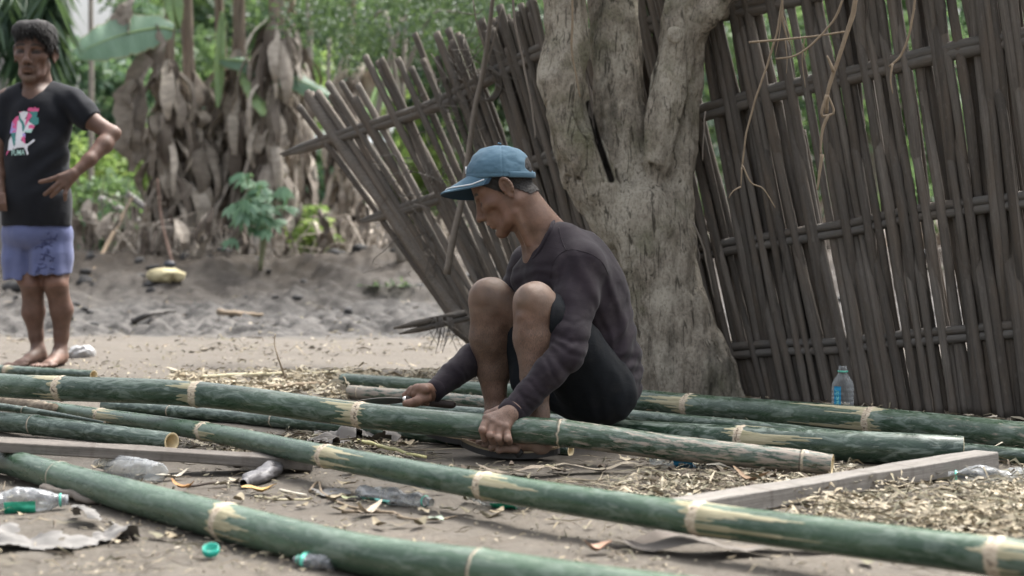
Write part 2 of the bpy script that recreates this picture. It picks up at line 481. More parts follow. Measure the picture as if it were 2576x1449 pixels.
def bamboo(label, ctrl, nodes, mat=0, hollow=(0, 0), mud=(0, 0, 0), seed=0, group='cut green bamboo poles lying on the ground', step=.0045, seg=84):
    """ctrl rows: u, v, distance, half thickness in px; nodes: (u, kind, direction, length)"""
    C4 = np.array([np.append(P(u, v, d), r * d / FPX) for u, v, d, r in ctrl])
    C, s = spline(C4, step=step); R = C[:, 3].copy(); C = C[:, :3]
    uu = CU + C[:, 0] / C[:, 1] * FPX
    order = np.argsort(uu)
    T, N, B = frames(C)
    th = np.linspace(0, 2 * PI, seg, endpoint=False)
    S, TH = np.meshgrid(s, th, indexing='ij')
    scar = np.zeros_like(S); ring = np.zeros_like(S); dark = np.zeros_like(S); dr = np.zeros_like(s)
    rr = np.random.default_rng(100 + seed)
    for (un, kind, sd, L) in nodes:
        s0 = float(np.interp(un, uu[order], s[order]))
        r0 = float(np.interp(s0, s, R))
        dr += .0016 * np.exp(-((s - s0 - .003) / .006) ** 2) - .0010 * np.exp(-((s - s0 + .008) / .005) ** 2) + r0 * .035 * np.exp(-((s - s0) / .03) ** 2)
        nz = fbm(np.stack([np.cos(TH) * 3 + s0 * 9, np.sin(TH) * 3, TH * 0 + s0 * 5], -1), 2, seed) - .5
        loc = S - s0 + nz * .008
        if kind == 'r':                                                      # plain pale ring, a thin dark groove
            ring = np.maximum(ring, np.exp(-(loc / .0045) ** 2) * .75)
            dark = np.maximum(dark, np.exp(-((loc + .006) / .003) ** 2) * .8)
            continue
        jag = fbm(np.stack([np.cos(TH) * 9, np.sin(TH) * 9, TH * 0 + s0 * 31], -1), 2, 50 + seed)
        ring = np.maximum(ring, np.clip(1.5 - np.abs(loc) / (.0075 + .009 * jag), 0, 1))
        dark = np.maximum(dark, (vnoise(np.stack([np.cos(TH) * 6, np.sin(TH) * 6, S * 120], -1), seed) > .68) * (np.abs(loc) < .008) * .8)
        for q in (1, -1):                                                      # pointed tongues of scraped skin running from the joint
            Lq = L if q == sd else L * .22; ln = np.zeros_like(S)
            for w_ in range(15):
                a0 = rr.normal(.85, .75) if w_ < 11 else rr.uniform(-PI, PI); hw = rr.uniform(.06, .26); l0 = Lq * rr.beta(1.3, 1.5) * 1.4
                ln = np.maximum(ln, l0 * np.clip(1 - np.abs(np.angle(np.exp(1j * (TH - a0)))) / hw, 0, 1) ** .65)
            scar = np.maximum(scar, np.clip((ln - q * loc) / .008 + .2, 0, 1) * np.clip((q * loc + .006) / .004, 0, 1) * (ln > .006))
    wob = 1 + .018 * (fbm(np.stack([S * 6, np.cos(TH) * 1.3, np.sin(TH) * 1.3 + seed], -1), 2, seed) - .5)
    RR = (R + dr)[:, None] * wob
    V = C[:, None] + RR[..., None] * (np.cos(TH)[..., None] * N[:, None] + np.sin(TH)[..., None] * B[:, None])
    loc = np.stack([S + seed * 3.7, np.cos(TH) * R.mean(), np.sin(TH) * R.mean()], -1).reshape(-1, 3)
    mm = np.interp(S, [0, s[-1] * .5, s[-1]], mud) + .12 * np.clip(-np.cos(TH - .3), 0, 1)
    n = len(s); i = np.arange(n - 1)[:, None] * seg; j = np.arange(seg)[None]; j2 = (j + 1) % seg
    Q = np.stack([i + j, i + j2, i + seg + j2, i + seg + j], -1).reshape(-1, 4)
    mb = MB(); mb.add(V.reshape(-1, 3), Q, 0, loc=loc, scar=scar.ravel(), ring=ring.ravel(), dark=dark.ravel(), mud=mm.ravel())
    for e, hol in ((0, hollow[0]), (n - 1, hollow[1])):
        t = T[e] * (-1 if e == 0 else 1); r = R[e]
        prof = [(1.0, 0), (1 - hol * .55, .0006), (1 - hol, .0), (1 - hol, -.12), (.001, -.125)] if hol else [(1.0, 0), (.85, .004), (.001, .005)]
        rings = np.array([C[e] + t * a + r * q * (np.cos(th)[:, None] * N[e] + np.sin(th)[:, None] * B[e]) * (1 + (dr[e] / r)) * (wob[e][:, None] if q == 1 else 1) for q, a in prof])
        k = np.arange(len(prof) - 1)[:, None] * seg
        q4 = np.stack([k + j, k + j2, k + seg + j2, k + seg + j], -1).reshape(-1, 4)
        if e == 0: q4 = q4[:, ::-1]
        nv = rings.size // 3
        mb.add(rings.reshape(-1, 3), q4, 1 if hol else 0, loc=np.zeros((nv, 3)), scar=0, ring=0.6, dark=.45, mud=0)
    o = mb.top('bamboo_pole', None, label, 'bamboo pole', group, True, [GREEN[mat], CUT])
    return o

bamboo('long green bamboo pole held by the seated man, its right half smeared with pale mud',
       [(-170, 953, 5.5, 29), (0, 969, 5.3, 30), (150, 977, 5.17, 31), (500, 992, 4.98, 32), (900, 1043, 4.79, 32), (1215, 1074, 4.645, 33), (1410, 1089, 4.58, 34), (1700, 1127, 4.48, 32), (2000, 1158, 4.39, 28), (2094, 1169, 4.36, 26)],
       [(155, 's', -1, .10), (497, 's', -1, .07), (905, 's', -1, .14), (1412, 'r', 1, .05), (2020, 'r', 1, .03)], 0, (0, .16), (.12, .24, .52), 1)
bamboo('foreground green bamboo pole reaching the bottom right corner, scraped at its joints',
       [(105, 1024, 5.80, 16), (250, 1046, 5.40, 19), (512, 1085, 4.82, 23), (820, 1148, 4.22, 29), (1215, 1222, 3.76, 35), (1755, 1305, 3.34, 42), (2500, 1400, 2.95, 50), (2760, 1430, 2.84, 53)],
       [(255, 's', 1, .18), (515, 's', 1, .13), (822, 's', 1, .17), (1222, 's', 1, .17), (1762, 's', 1, .25), (2512, 's', 1, .2)], 2, (.2, 0), (.12, .10, .05), 2)
bamboo('thickest nearest bamboo pole, blurred, crossing the bottom left corner under the plank',
       [(-140, 1142, 4.7, 27), (0, 1158, 4.4, 31), (150, 1199, 4.08, 36), (560, 1311, 3.49, 47), (900, 1392, 3.15, 51), (1210, 1437, 2.98, 56), (1560, 1487, 2.83, 58), (1950, 1535, 2.70, 62)],
       [(150, 'r', 1, .03), (572, 's', 1, .16), (1210, 'r', 1, .03)], 2, (0, 0), (0, .02, .0), 3)
bamboo('short bamboo pole at left with a round hollow cut end facing right',
       [(-160, 1040, 5.6, 23), (0, 1060, 5.26, 25), (88, 1069, 5.13, 25), (432, 1112, 4.75, 24)],
       [(88, 'r', 1, .03)], 1, (0, .22), (.1, .12, .12), 4)
bamboo('thin bluish bamboo pole tapering to a point behind the hollow ended short pole',
       [(-120, 1012, 5.7, 9), (0, 1024, 5.5, 10), (130, 1042, 5.3, 8), (262, 1063, 5.08, 3)],
       [(62, 'r', 1, .02)], 1, (0, 0), (.2, .2, .2), 5)
bamboo('thin pale green bamboo pole lying before the standing man at left',
       [(-160, 921, 7.6, 12), (0, 931, 7.3, 13), (120, 938, 7.12, 13), (236, 944, 6.95, 12)],
       [(20, 's', 1, .06)], 1, (0, .2), (.1, .1, .1), 6)
bamboo('dark bamboo pole under the held pole, its cut end by the sandal heel',
       [(262, 1020, 5.85, 14), (560, 1046, 5.5, 16), (880, 1076, 5.14, 18), (1200, 1108, 4.93, 17), (1436, 1134, 4.745, 15)],
       [(430, 'r', 1, .03), (690, 'r', 1, .03), (1130, 'r', 1, .03)], 1, (0, .3), (.25, .3, .3), 7)
bamboo('rearmost long bamboo pole passing behind the seated man and before the tree foot',
       [(864, 958, 6.75, 19), (1220, 981, 6.32, 20), (1600, 1009, 5.86, 29), (1725, 1020, 5.71, 30), (2185, 1060, 5.2, 36), (2620, 1104, 4.8, 38)],
       [(1095, 'r', 1, .03), (1735, 's', -1, .22), (2195, 's', -1, .27)], 0, (0, 0), (.2, .25, .35), 8)
bamboo('slim dark bamboo pole with a split muddy left end behind the knife hand',
       [(880, 985, 6.33, 16), (1220, 1012, 5.96, 16), (1583, 1048, 5.45, 18), (1932, 1081, 5.10, 19), (2300, 1124, 4.80, 22), (2640, 1158, 4.52, 24)],
       [(905, 'r', 1, .03), (1500, 'r', 1, .1)], 1, (.2, 0), (.55, .3, .25), 9)
bamboo('smooth bamboo pole under the sitting man with an open cut end at right',
       [(990, 1022, 5.78, 13), (1220, 1043, 5.5, 17), (1560, 1083, 5.06, 28), (1860, 1106, 4.80, 35), (2232, 1127, 4.60, 40), (2424, 1134, 4.55, 37)],
       [(1868, 's', 1, .20)], 1, (0, .2), (.2, .15, .12), 10)

# ------------------------------------------------------------------ sawn timber
def timber_mat(name, a, b):
    m = NM(name); o = m.obj(); g = m.noise(o, 1, 6, .65, (5, 90, 90)); f = m.noise(o, 45, 6, .7)
    c = m.mix(m.ramp(g, (.3, 0), (.7, 1)), a, b); c = m.mix(m.math('MULTIPLY', m.ramp(f, (.5, 0), (.7, 1)), .5), c, tuple(x * .6 for x in a))
    st = m.noise(o, 1, 3, .5, (26, 3, 3)); c = m.mix(m.math('MULTIPLY', m.ramp(st, (.58, 0), (.66, 1)), .35), c, (.08, .065, .055))
    m.set(color=c, rough=.85, spec=.2); m.bump(g, .003, .8); return m.m
def timber(name, a, b, w, h, mat, label, cat, roll=0):
    """a bar of w x h whose near bottom edge runs from a to b"""
    a, b = np.asarray(a, float), np.asarray(b, float); L = np.linalg.norm(b - a); x = (b - a) / L
    yv = np.array([0, 0, 1.]); back = np.cross(yv, x); back /= np.linalg.norm(back); up = np.cross(x, back)
    n = 60; t = np.linspace(0, L, n); prof = []
    r = .004
    for cy, cz, a0 in ((w - r, r, -90), (w - r, h - r, 0), (r, h - r, 90), (r, r, 180)):
        for k in range(4): q = math.radians(a0 + 30 * k); prof.append((cy + r * math.cos(q), cz + r * math.sin(q)))
    prof = np.array(prof); m = len(prof)
    T, K = np.meshgrid(t, np.arange(m), indexing='ij')
    nz = (vnoise(np.stack([T * 9, prof[K][..., 0] * 40, prof[K][..., 1] * 40], -1), 5) - .5) * .0035
    V = np.stack([T, prof[K][..., 0] + nz, prof[K][..., 1] + nz], -1).reshape(-1, 3)
    i = np.arange(n - 1)[:, None] * m; j = np.arange(m)[None]; j2 = (j + 1) % m
    Q = np.stack([i + j, i + m + j, i + m + j2, i + j2], -1).reshape(-1, 4)
    me_F = [tuple(q) for q in Q] + [tuple(range(m)), tuple((n - 1) * m + k for k in range(m))[::-1]]
    o = mk(name, V, me_F, mat, smooth=False)
    o.matrix_world = Matrix(((x[0], back[0], up[0], a[0]), (x[1], back[1], up[1], a[1]), (x[2], back[2], up[2], a[2]), (0, 0, 0, 1)))
    return tag(o, label, cat, None)
TB1 = timber_mat('weathered_plank', (.10, .089, .078), (.19, .17, .15)); TB2 = timber_mat('sawn_beam', (.17, .157, .14), (.26, .243, .222))
pl = P(-110, 1131, 4.26); pr = P(786, 1180, 4.40); pr[2] = .008
timber('wooden_plank', pl, pr, .10, .026, TB1, 'thin grey weathered plank lying from the left edge to under the green pole', 'plank')
ba = P(1690, 1320, 3.62); ba[2] = .004; bb = P(2512, 1185, 4.455); bb[2] = .006
timber('wooden_beam', ba, bb, .075, .042, TB2, 'pale grey squared wooden beam lying at an angle at right behind the foreground pole', 'beam')

# weathered log end
def log_end():
    a, b = P(-60, 1012, 5.95), P(138, 1018, 5.62); a[2] = b[2] = .035
    C, s = spline([a, b], step=.012); V, F = tube(C, .022 + .004 * np.sin(s * 25), 26)
    V += (fbm(V * 45, 3, 3) - .5)[:, None] * .012
    mk_top('log', V, F, timber_mat('old_log', (.12, .095, .07), (.30, .25, .19)), 'short weathered brown log lying between two green poles at left', 'log')
log_end()
# ------------------------------------------------------------------ woven bamboo fence
def fence_y(u, v=None):
    return 7.27 / (1 + 1.03 * (u - CU) / FPX)
def wood_grey(name, a, b, k=1.0):
    m = NM(name); loc = m.attr('loc', 'Vector'); t = m.attr('tone')
    g = m.noise(loc, 1, 6, .65, (5, 120, 120)); f = m.noise(loc, 1, 6, .7, (30, 60, 60)); bl = m.noise(loc, 1, 4, .6, (4, 14, 14))
    c = m.mix(t, a, b); c = m.mix(m.ramp(g, (.35, 0), (.7, .55)), c, tuple(x * .45 for x in a))
    c = m.mix(m.math('MULTIPLY', m.ramp(bl, (.45, 0), (.7, 1)), .6), c, (.12, .092, .068))
    c = m.mix(m.math('MULTIPLY', m.ramp(f, (.55, 0), (.75, 1)), .35), c, (.21, .195, .175))
    m.set(color=c, rough=.85, spec=.2); m.bump(m.math('ADD', g, f), .004, .9); return m.m
FM = wood_grey('weathered_bamboo', (.084, .074, .064), (.195, .172, .149))
FM2 = wood_grey('weathered_rail', (.105, .097, .088), (.16, .148, .135))

def lath(pts, w, flat, seed, tone, sag=0.0):
    """one split bamboo lath along world points; swelling joints; half-round"""
    C, s = spline(pts, step=.03); rr = np.random.default_rng(seed)
    C = C + (fbm(np.stack([s * 2.2, s * 0 + seed * 7.1, s * 0], -1), 2, 3) - .5)[:, None] * np.array([.004, .003, 0])
    R = np.full(len(s), w / 2) * (1 + .16 * (fbm(np.stack([s * 5, s * 0 + seed, s * 0], -1), 2, 8) - .5))
    for q in np.arange(rr.uniform(0, .3), s[-1], rr.uniform(.25, .36)): R += w * .07 * np.exp(-((s - q) / .012) ** 2)
    V, F = tube(C, R, 10, True, 1.0)
    n = len(s)
    # flatten towards the fence plane
    k = np.repeat(np.arange(n), 10); ctr = np.vstack([C[k], C[:1], C[-1:]])
    nrm = np.array([.717, .697, 0]); dv = V - ctr; V = V - (dv @ nrm)[:, None] * nrm * (1 - flat)
    sl = np.concatenate([s[k], s[:1], s[-1:]]) + seed * 3.3
    loc = np.stack([sl, dv[:, 0], dv[:, 2] * 0 + dv[:, 1]], -1)
    return V, F, loc, np.full(len(V), tone)

def build_fence():
    root = thing('bamboo_fence', (.9, 6.3, 0), 'old grey woven split bamboo fence leaning left and collapsing behind the tree', 'fence')
    nrm = np.array([.717, .697, 0])                       # away from the camera
    FP = lambda u, v: P(u, v, fence_y(u))
    rails = [[(705, 386), (900, 328), (1100, 262), (1360, 130), (1600, 70), (1888, 18), (2200, -50), (2800, -140)],
             [(905, 553), (1090, 502), (1400, 392), (1783, 280), (1932, 237), (2132, 192), (2407, 125), (2800, 58)],
             [(1165, 800), (1300, 762), (1748, 640), (1932, 605), (2152, 570), (2322, 535), (2800, 476)],
             [(1500, 920), (1640, 905), (1932, 876), (2097, 871), (2282, 852), (2800, 808)]]
    for i, r in enumerate(rails):
        mb = MB()
        for q in (-1, 1):
            off = 10.5 if r[0][0] > 1000 else np.interp(np.arange(len(r)), [0, 1, 3], [2, 6, 10])
            off = np.broadcast_to(off, (len(r),))
            pts = [FP(u + (6 if q > 0 and j == 0 else 0), v + q * o + (0 if j else 4)) for j, ((u, v), o) in enumerate(zip(r, off))]
            C, s = spline(pts, step=.03)
            w = np.full(len(s), .022 * (1.25 if i < 2 else 1.0)); tip = .25 if i < 2 else .05
            w *= np.clip(.25 + s / tip, 0, 1)
            w *= 1 + .12 * (vnoise(np.stack([s * 8, s * 0 + i, s * 0 + q], -1), 4) - .5)
            V, F = tube(C, w * .75, 9); k = np.repeat(np.arange(len(s)), 9); ctr = np.vstack([C[k], C[:1], C[-1:]])
            dv = V - ctr; sl = np.concatenate([s[k], s[:1], s[-1:]]) + i * 7 + q
            mb.add(V, F, 0, loc=np.stack([sl, dv[:, 2], dv[:, 1]], -1), tone=.35 + .3 * (q > 0))
        mb.build('rail', FM2, root)
    def rail_v(i, u):
        r = np.array(rails[i]); return np.interp(u, r[:, 0], r[:, 1]) if r[0, 0] - 40 <= u else None
    ub = []; u = 1172.0; rr = np.random.default_rng(5); hid = MB()
    while u < 2780:
        ub.append(u); u += np.interp(u, [1172, 1400, 1700, 2300, 2640], [11.5, 12.5, 13.6, 15.2, 16.5]) * rr.uniform(.72, 1.22)
    top_u = [560, 760, 765, 820, 895, 960, 1005, 1055, 1110, 1180, 1225, 1310, 1400, 1500, 3000]
    top_v = [400, 268, 235, 230, 205, 135, 165, 108, 112, 78, 50, 25, -60, -110, -110]
    for k, u0 in enumerate(ub):
        m = np.interp(u0, [1172, 1230, 1320, 1420, 1550, 1700, 1950, 2200, 2500, 2640], [.70, .60, .47, .36, .29, .24, .205, .175, .135, .125])
        m += rr.normal(0, .016)
        v0 = np.interp(u0, [1172, 1300, 1640, 2000, 2500, 2640], [852, 895, 978, 1024, 1052, 1062]) + rr.uniform(-8, 8)
        bend = rr.normal(0, 5)
        # climb until the top edge
        v = v0; u_ = u0
        while v > -125:
            v -= 4; u_ = u0 - m * (v0 - v)
            if v < np.interp(u_, top_u, top_v) + (rr.uniform(0, .6) < .002) * 60: break
        vt = v + (rr.uniform(-26, 40) if u_ > 800 and u_ < 1330 else 0)
        if u_ > 1400: vt = -118 - rr.uniform(0, 30)
        pts = []; sgn = 1 if (k // (1 if rr.uniform() < .75 else 2)) % 2 else -1
        if u0 < 1290: sgn = rr.choice([-1, -1, 1])
        for j, vv in enumerate(np.linspace(v0, vt, 9)):
            f = (v0 - vv) / (v0 - vt + 1e-6)
            uu = u0 - m * (v0 - vv) + bend * math.sin(PI * f)
            pts.append((uu, vv))
        W = []
        cr = [(rail_v(i, pts[0][0] - m * 200), i) for i in range(4)]
        for uu, vv in pts:
            off = 0.0; best = 1e9
            for i in range(4):
                rv = rail_v(i, uu)
                if rv is None: continue
                if abs(vv - rv) < best: best = abs(vv - rv); off = sgn * (1 if i % 2 else -1) * .015
            W.append(FP(uu, vv) + np.array((.12, .99, 0)) * (off * (1 if u0 > 1290 else .7)))
        w = rr.uniform(.027, .040) * (1.05 if u0 < 1500 else 1.0)
        V, F, loc, tone = lath(W, w, rr.uniform(.6, .95), k, rr.uniform(0, 1) ** 1.3)
        if u0 < 1330 and k % 4 == 2: continue
        if 1400 < u0 < 1720 or k % 9 == 4: hid.add(V, F, 0, loc=loc, tone=tone); continue
        mb = MB(); mb.add(V, F, 0, loc=loc, tone=tone)
        mb.build('lath', FM, root)
    # a second, sparser layer standing behind the rails
    mb = hid; r2 = np.random.default_rng(15)
    for u0 in np.arange(1420, 2780, 17.5):
        if u0 > 2150 and r2.uniform() < .55: continue
        u0 = u0 + r2.uniform(-6, 6); m = np.interp(u0, [1172, 1230, 1320, 1420, 1550, 1700, 1950, 2200, 2500, 2640], [.70, .60, .47, .36, .29, .24, .205, .175, .135, .125]) + r2.normal(0, .02); v0 = np.interp(u0, [1172, 1300, 1640, 2000, 2500, 2640], [852, 895, 978, 1024, 1052, 1062]) - r2.uniform(5, 60)
        v1 = v0
        while v1 > -125 and v1 > np.interp(u0 - m * (v0 - v1), top_u, top_v): v1 -= 6
        v1 += r2.uniform(0, 160) if u0 < 1500 else r2.choice([0, 0, r2.uniform(0, 500)])
        pts = [FP(u0 - m * (v0 - vv) + r2.normal(0, 3), vv) + np.array((.1, .99, 0)) * .052 for vv in np.linspace(v0, v1, 6)]
        V, F, loc, tone = lath(pts, r2.uniform(.026, .044), .7, 300 + int(u0), r2.uniform(0, .7)); mb.add(V, F, 0, loc=loc, tone=tone)
    tag(mb.build('lath', FM, root), kind='stuff')
    # one whole bamboo tube at the fallen end
    C, s = spline([FP(1195, 850), FP(1000, 560), FP(880, 395), FP(778, 240)], step=.03)
    mb = MB(); V, F = tube(C, .031, 14, False); loc = V * 1.0
    mb.add(V, F, 0, loc=loc, tone=.8); V2, F2 = tube(C[-9:] , .024, 14, False); mb.add(V2, [f[:, ::-1] for f in F2], 0, loc=V2, tone=.1)
    a = (len(s) - 1) * 14; j = np.arange(14); 
    mb.add(np.vstack([V[a:a + 14], V2[-14:]]), np.stack([j, (j + 1) % 14, 14 + (j + 1) % 14, 14 + j], 1), 0, loc=np.zeros((28, 3)), tone=1.0)
    mb.build('lath', FM, root)
    # dry vine tangled over the fallen end
    mb = MB(); rr = np.random.default_rng(11)
    for k in range(70):
        c = [(1235, 150), (1160, 215), (1200, 100), (1090, 490), (1000, 420), (1110, 560), (1170, 250)][k % 7]
        u, v = c[0] + rr.normal(0, 38), c[1] + rr.normal(0, 48); pts = []
        for q in range(5):
            pts.append(FP(u, v) - nrm * rr.uniform(.02, .09)); u += rr.normal(0, 20); v += rr.normal(14, 22)
        V, F = twig(pts, .0026, .0012, .03, 5); mb.add(V, F, 0, loc=V, tone=rr.uniform(.3, 1))
    for q in range(3):                                                     # a curled split loop
        th = np.linspace(0, 4.6, 14); c = FP(1243, 214) - nrm * .06
        pts = np.stack([c[0] + .055 * np.sin(th) + .01 * q, c[1] + 0 * th, c[2] + .07 * np.cos(th)], -1)
        V, F = twig(pts, .008, .005, .02, 6); mb.add(V, F, 0, loc=V, tone=.9)
    mb.build('dry_vine', FM2, root)
build_fence()

def broken_piece():
    mb = MB(); D = 7.25
    for a, b, w in (((990, 826), (1172, 787), .030), ((1005, 840), (1180, 800), .026), ((1112, 806), (1190, 868), .026), ((1080, 800), (1160, 790), .02)):
        C, s = spline([P(*a, D), P(*b, D + .08)], step=.03); V, F = tube(C, np.clip(.3 + s / .12, 0, 1) * w / 2, 8, True)
        mb.add(V, F, 0, loc=V * 1.0, tone=.9)
    rr = np.random.default_rng(3)
    for k in range(16):
        u = rr.uniform(1092, 1140); v = 798
        V, F = twig([P(u, v, D - .02), P(u + rr.normal(0, 6), v + 30, D - .03), P(u + rr.normal(0, 16), v + rr.uniform(40, 95), D - .02)], .0028, .001, .02, 5); mb.add(V, F, 0, loc=V, tone=1)
    mb.top('broken_slats', FM2, 'two broken fence slats tied with fibre, poking out left of the fence foot', 'broken slats')
broken_piece()

# ------------------------------------------------------------------ the forked tree
def bark_mat():
    m = NM('bark'); o = m.obj()
    big = m.noise(o, 5, 5, .6); mid = m.noise(o, 1, 8, .7, (28, 28, 14)); fin = m.noise(o, 1, 6, .75, (110, 110, 70))
    c = m.mix(m.ramp(mid, (.32, 0), (.66, 1)), (.20, .172, .136), (.52, .46, .375))
    c = m.mix(m.math('MULTIPLY', m.ramp(big, (.46, 0), (.60, 1)), .75), c, (.56, .51, .42))
    c = m.mix(m.math('MULTIPLY', m.ramp(m.noise(o, 3.3, 6, .65), (.54, 0), (.68, 1)), .75), c, (.16, .16, .09))
    c = m.mix(m.math('MULTIPLY', m.ramp(m.noise(o, 2.6, 5, .7, (1, 1, .45)), (.55, 0), (.66, 1)), .85), c, (.06, .058, .046))
    sp = m.vor(o, 60, stretch=(1, 1, .5)); c = m.mix(m.math('MULTIPLY', m.ramp(sp, (.05, 1), (.18, 0)), .3), c, (.55, .52, .44))
    c = m.mix(m.ramp(fin, (.36, .5), (.52, 0)), c, (.05, .042, .032)); c = m.mix(m.math('MULTIPLY', m.ramp(m.noise(o, 1, 4, .6, (46, 46, 7), dist=1.2), (.57, 0), (.65, 1)), .75), c, (.045, .038, .029))
    c = m.mix(m.ramp(m.attr('cleft'), (.3, 0), (.8, 1)), c, (.012, .010, .008))  # shade of the gap between the stems, painted near-black into the bark
    m.set(color=c, rough=.9, spec=.15); m.bump(m.math('ADD', m.math('MULTIPLY', mid, .7), m.math('MULTIPLY', fin, .6)), .02, 1.0); return m.m
BARK = bark_mat()
CROWN = leafy('tree_leaf', (.025, .055, .018), (.075, .13, .04))

def leaves(n, centers, rad, size, seed, droop=.4, asp=.42):
    """n folded leaves scattered in balls round the centres"""
    rr = np.random.default_rng(seed); c = np.asarray(centers)[rr.integers(0, len(centers), n)]
    d = rr.normal(size=(n, 3)); d /= np.linalg.norm(d, axis=1)[:, None]
    rad = np.broadcast_to(rad, (len(np.asarray(centers)),)) if np.ndim(rad) == 0 else rad
    p = c + d * (rad[0] if len(rad) == 1 else np.mean(rad)) * rr.uniform(.25, 1, n)[:, None] ** .6 * np.array([1, 1, .75])
    a = rr.normal(size=(n, 3)); a[:, 2] -= droop; a /= np.linalg.norm(a, axis=1)[:, None]
    b = np.cross(a, rr.normal(size=(n, 3))); b /= np.linalg.norm(b, axis=1)[:, None]
    L = size * rr.uniform(.6, 1.3, n)[:, None]; nn = np.cross(a, b)
    V = np.stack([p, p + a * L * .5 + b * L * asp * .5 + nn * L * .08, p + a * L, p + a * L * .5 - b * L * asp * .5 + nn * L * .08], 1)
    F = np.arange(4 * n).reshape(n, 4); var = np.repeat(np.clip(rr.normal(.45, .28, n), 0, 1), 4)
    return V.reshape(-1, 3), F, var

def build_tree():
    D = 6.38; S = Sculpt(); k = .035
    def T(u, v, dd=0): return P(u, v, D + dd)
    R = lambda px: px * D / FPX
    S.chain([(T(1755, 1030), R(118)), (T(1730, 930), R(106)), (T(1684, 800), R(94)), (T(1646, 650), R(99)), (T(1617, 545), R(104))], .06)
    S.chain([(T(1812, 1035, -.05), R(58)), (T(1778, 930, -.02), R(55)), (T(1712, 800), R(40))], .06)          # buttress right
    S.chain([(T(1690, 1030, -.06), R(62)), (T(1672, 900, -.04), R(60)), (T(1620, 720), R(50))], .06)
    # left stem
    S.chain([(T(1572, 575, -.02), R(66)), (T(1490, 440, -.03), R(68))], .03); S.chain([(T(1490, 440, -.03), R(70)), (T(1440, 330, -.04), R(58)), (T(1413, 200, -.04), R(57)), (T(1424, 100, 0), R(56)), (T(1412, -40, .02), R(56)), (T(1380, -260, .05), R(50)), (T(1320, -480, .05), R(42))], .006)
    S.chain([(T(1500, 470, -.06), R(48)), (T(1450, 360, -.09), R(38)), (T(1405, 290, -.06), R(34))], .03)
    # middle stem, standing behind
    S.chain([(T(1610, 540, .02), R(85)), (T(1584, 430, .03), R(64))], .02); S.chain([(T(1584, 430, .03), R(64)), (T(1558, 280, .06), R(62)), (T(1546, 130, .10), R(63)), (T(1540, -60, .14), R(64)), (T(1548, -300, .2), R(58)), (T(1600, -560, .35), R(48))], .006)
    # right stem of two strands
    S.chain([(T(1680, 620, .0), R(62)), (T(1694, 500, .0), R(46)), (T(1706, 380, .02), R(40)), (T(1726, 220, .03), R(36)), (T(1746, 80, .02), R(32))], .02)
    S.chain([(T(1648, 462, -.05), R(16)), (T(1650, 400, -.06), R(34)), (T(1662, 310, -.06), R(43)), (T(1690, 190, -.05), R(42)), (T(1715, 60, -.02), R(44)), (T(1738, -60, 0), R(46)), (T(1770, -260, -.05), R(42)), (T(1800, -480, -.15), R(34))], .008)
    S.chain([(T(1745, 55, -.02), R(40)), (T(1800, 25, -.06), R(26)), (T(1870, -60, -.14), R(22)), (T(1990, -190, -.3), R(18)), (T(2130, -330, -.45), R(14))], .03)
    S.chain([(T(1680, 190, .10), R(26)), (T(1705, 60, .12), R(28)), (T(1720, -60, .13), R(26))], .02)
    # knot, folds at the left stem, cleft
    S.ell(T(1700, 88, -.155), np.array([R(20), R(8), R(20)]), None, .012); S.ell(T(1700, 88, -.17), np.array([R(8), R(8), R(9)]), None, .008, '-')
    for a, b, r in (((1478, 250), (1500, 350), 7), ((1500, 350), (1538, 455), 11)):
        S.cone(T(*a, -.07), T(*b, -.13), R(r), R(r), .012, '-'); S.cone(T(*a, -.02), T(*b, -.06), R(r), R(r), .012, '-')
    S.cone(T(1638, 300, -.04), T(1642, 470, -.10), R(4), R(7), .02, '-')
    rr = np.random.default_rng(2)
    for i in range(9):
        v = 285 + i * 20 + rr.uniform(-6, 6); u = 1378 + (v - 285) * .32
        S.cone(T(u, v, -.085), T(u + rr.uniform(60, 95), v + rr.uniform(4, 26), -.125), R(4.5), R(3), .010, '-')
    for i in range(8):                                                            # deep creases low on the trunk
        u, v = rr.uniform(1600, 1730), rr.uniform(630, 800)
        S.cone(T(u, v, -.165), T(u + rr.uniform(20, 60), v + rr.uniform(-14, 14), -.165), R(4), R(2), .012, '-')
    S.bump(lambda p: (fbm(p * np.array([9, 9, 6.]), 3, 6) - .5) * .030 + (np.abs(fbm(p * np.array([15, 15, 2.0]), 2, 26) - .5) - .1) * .060 + (fbm(p * np.array([38, 38, 14.]), 3, 16) - .5) * .020)
    V, Q = S.mesh(.0065, .03); V = relax(V, Q, 1, .2)
    base = T(1760, 1000); base[2] = 0
    root = thing('tree', base, 'grey forked tree of several fused stems standing behind the seated man', 'tree')
    pu = CU + V[:, 0] / V[:, 1] * FPX; pv = CV - (V[:, 2] - CAMH) / V[:, 1] * FPX
    cl = np.zeros(len(V))  # mask of the painted shade along the gap
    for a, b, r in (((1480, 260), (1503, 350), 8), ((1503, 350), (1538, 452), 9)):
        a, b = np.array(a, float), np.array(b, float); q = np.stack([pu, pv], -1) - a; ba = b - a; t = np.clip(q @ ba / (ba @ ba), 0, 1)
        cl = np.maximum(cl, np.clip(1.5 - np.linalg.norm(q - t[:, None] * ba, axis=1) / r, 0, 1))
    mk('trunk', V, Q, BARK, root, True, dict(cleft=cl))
    # limbs above, and the crown that shades the place
    mb = MB(); tips = []; rr = np.random.default_rng(8)
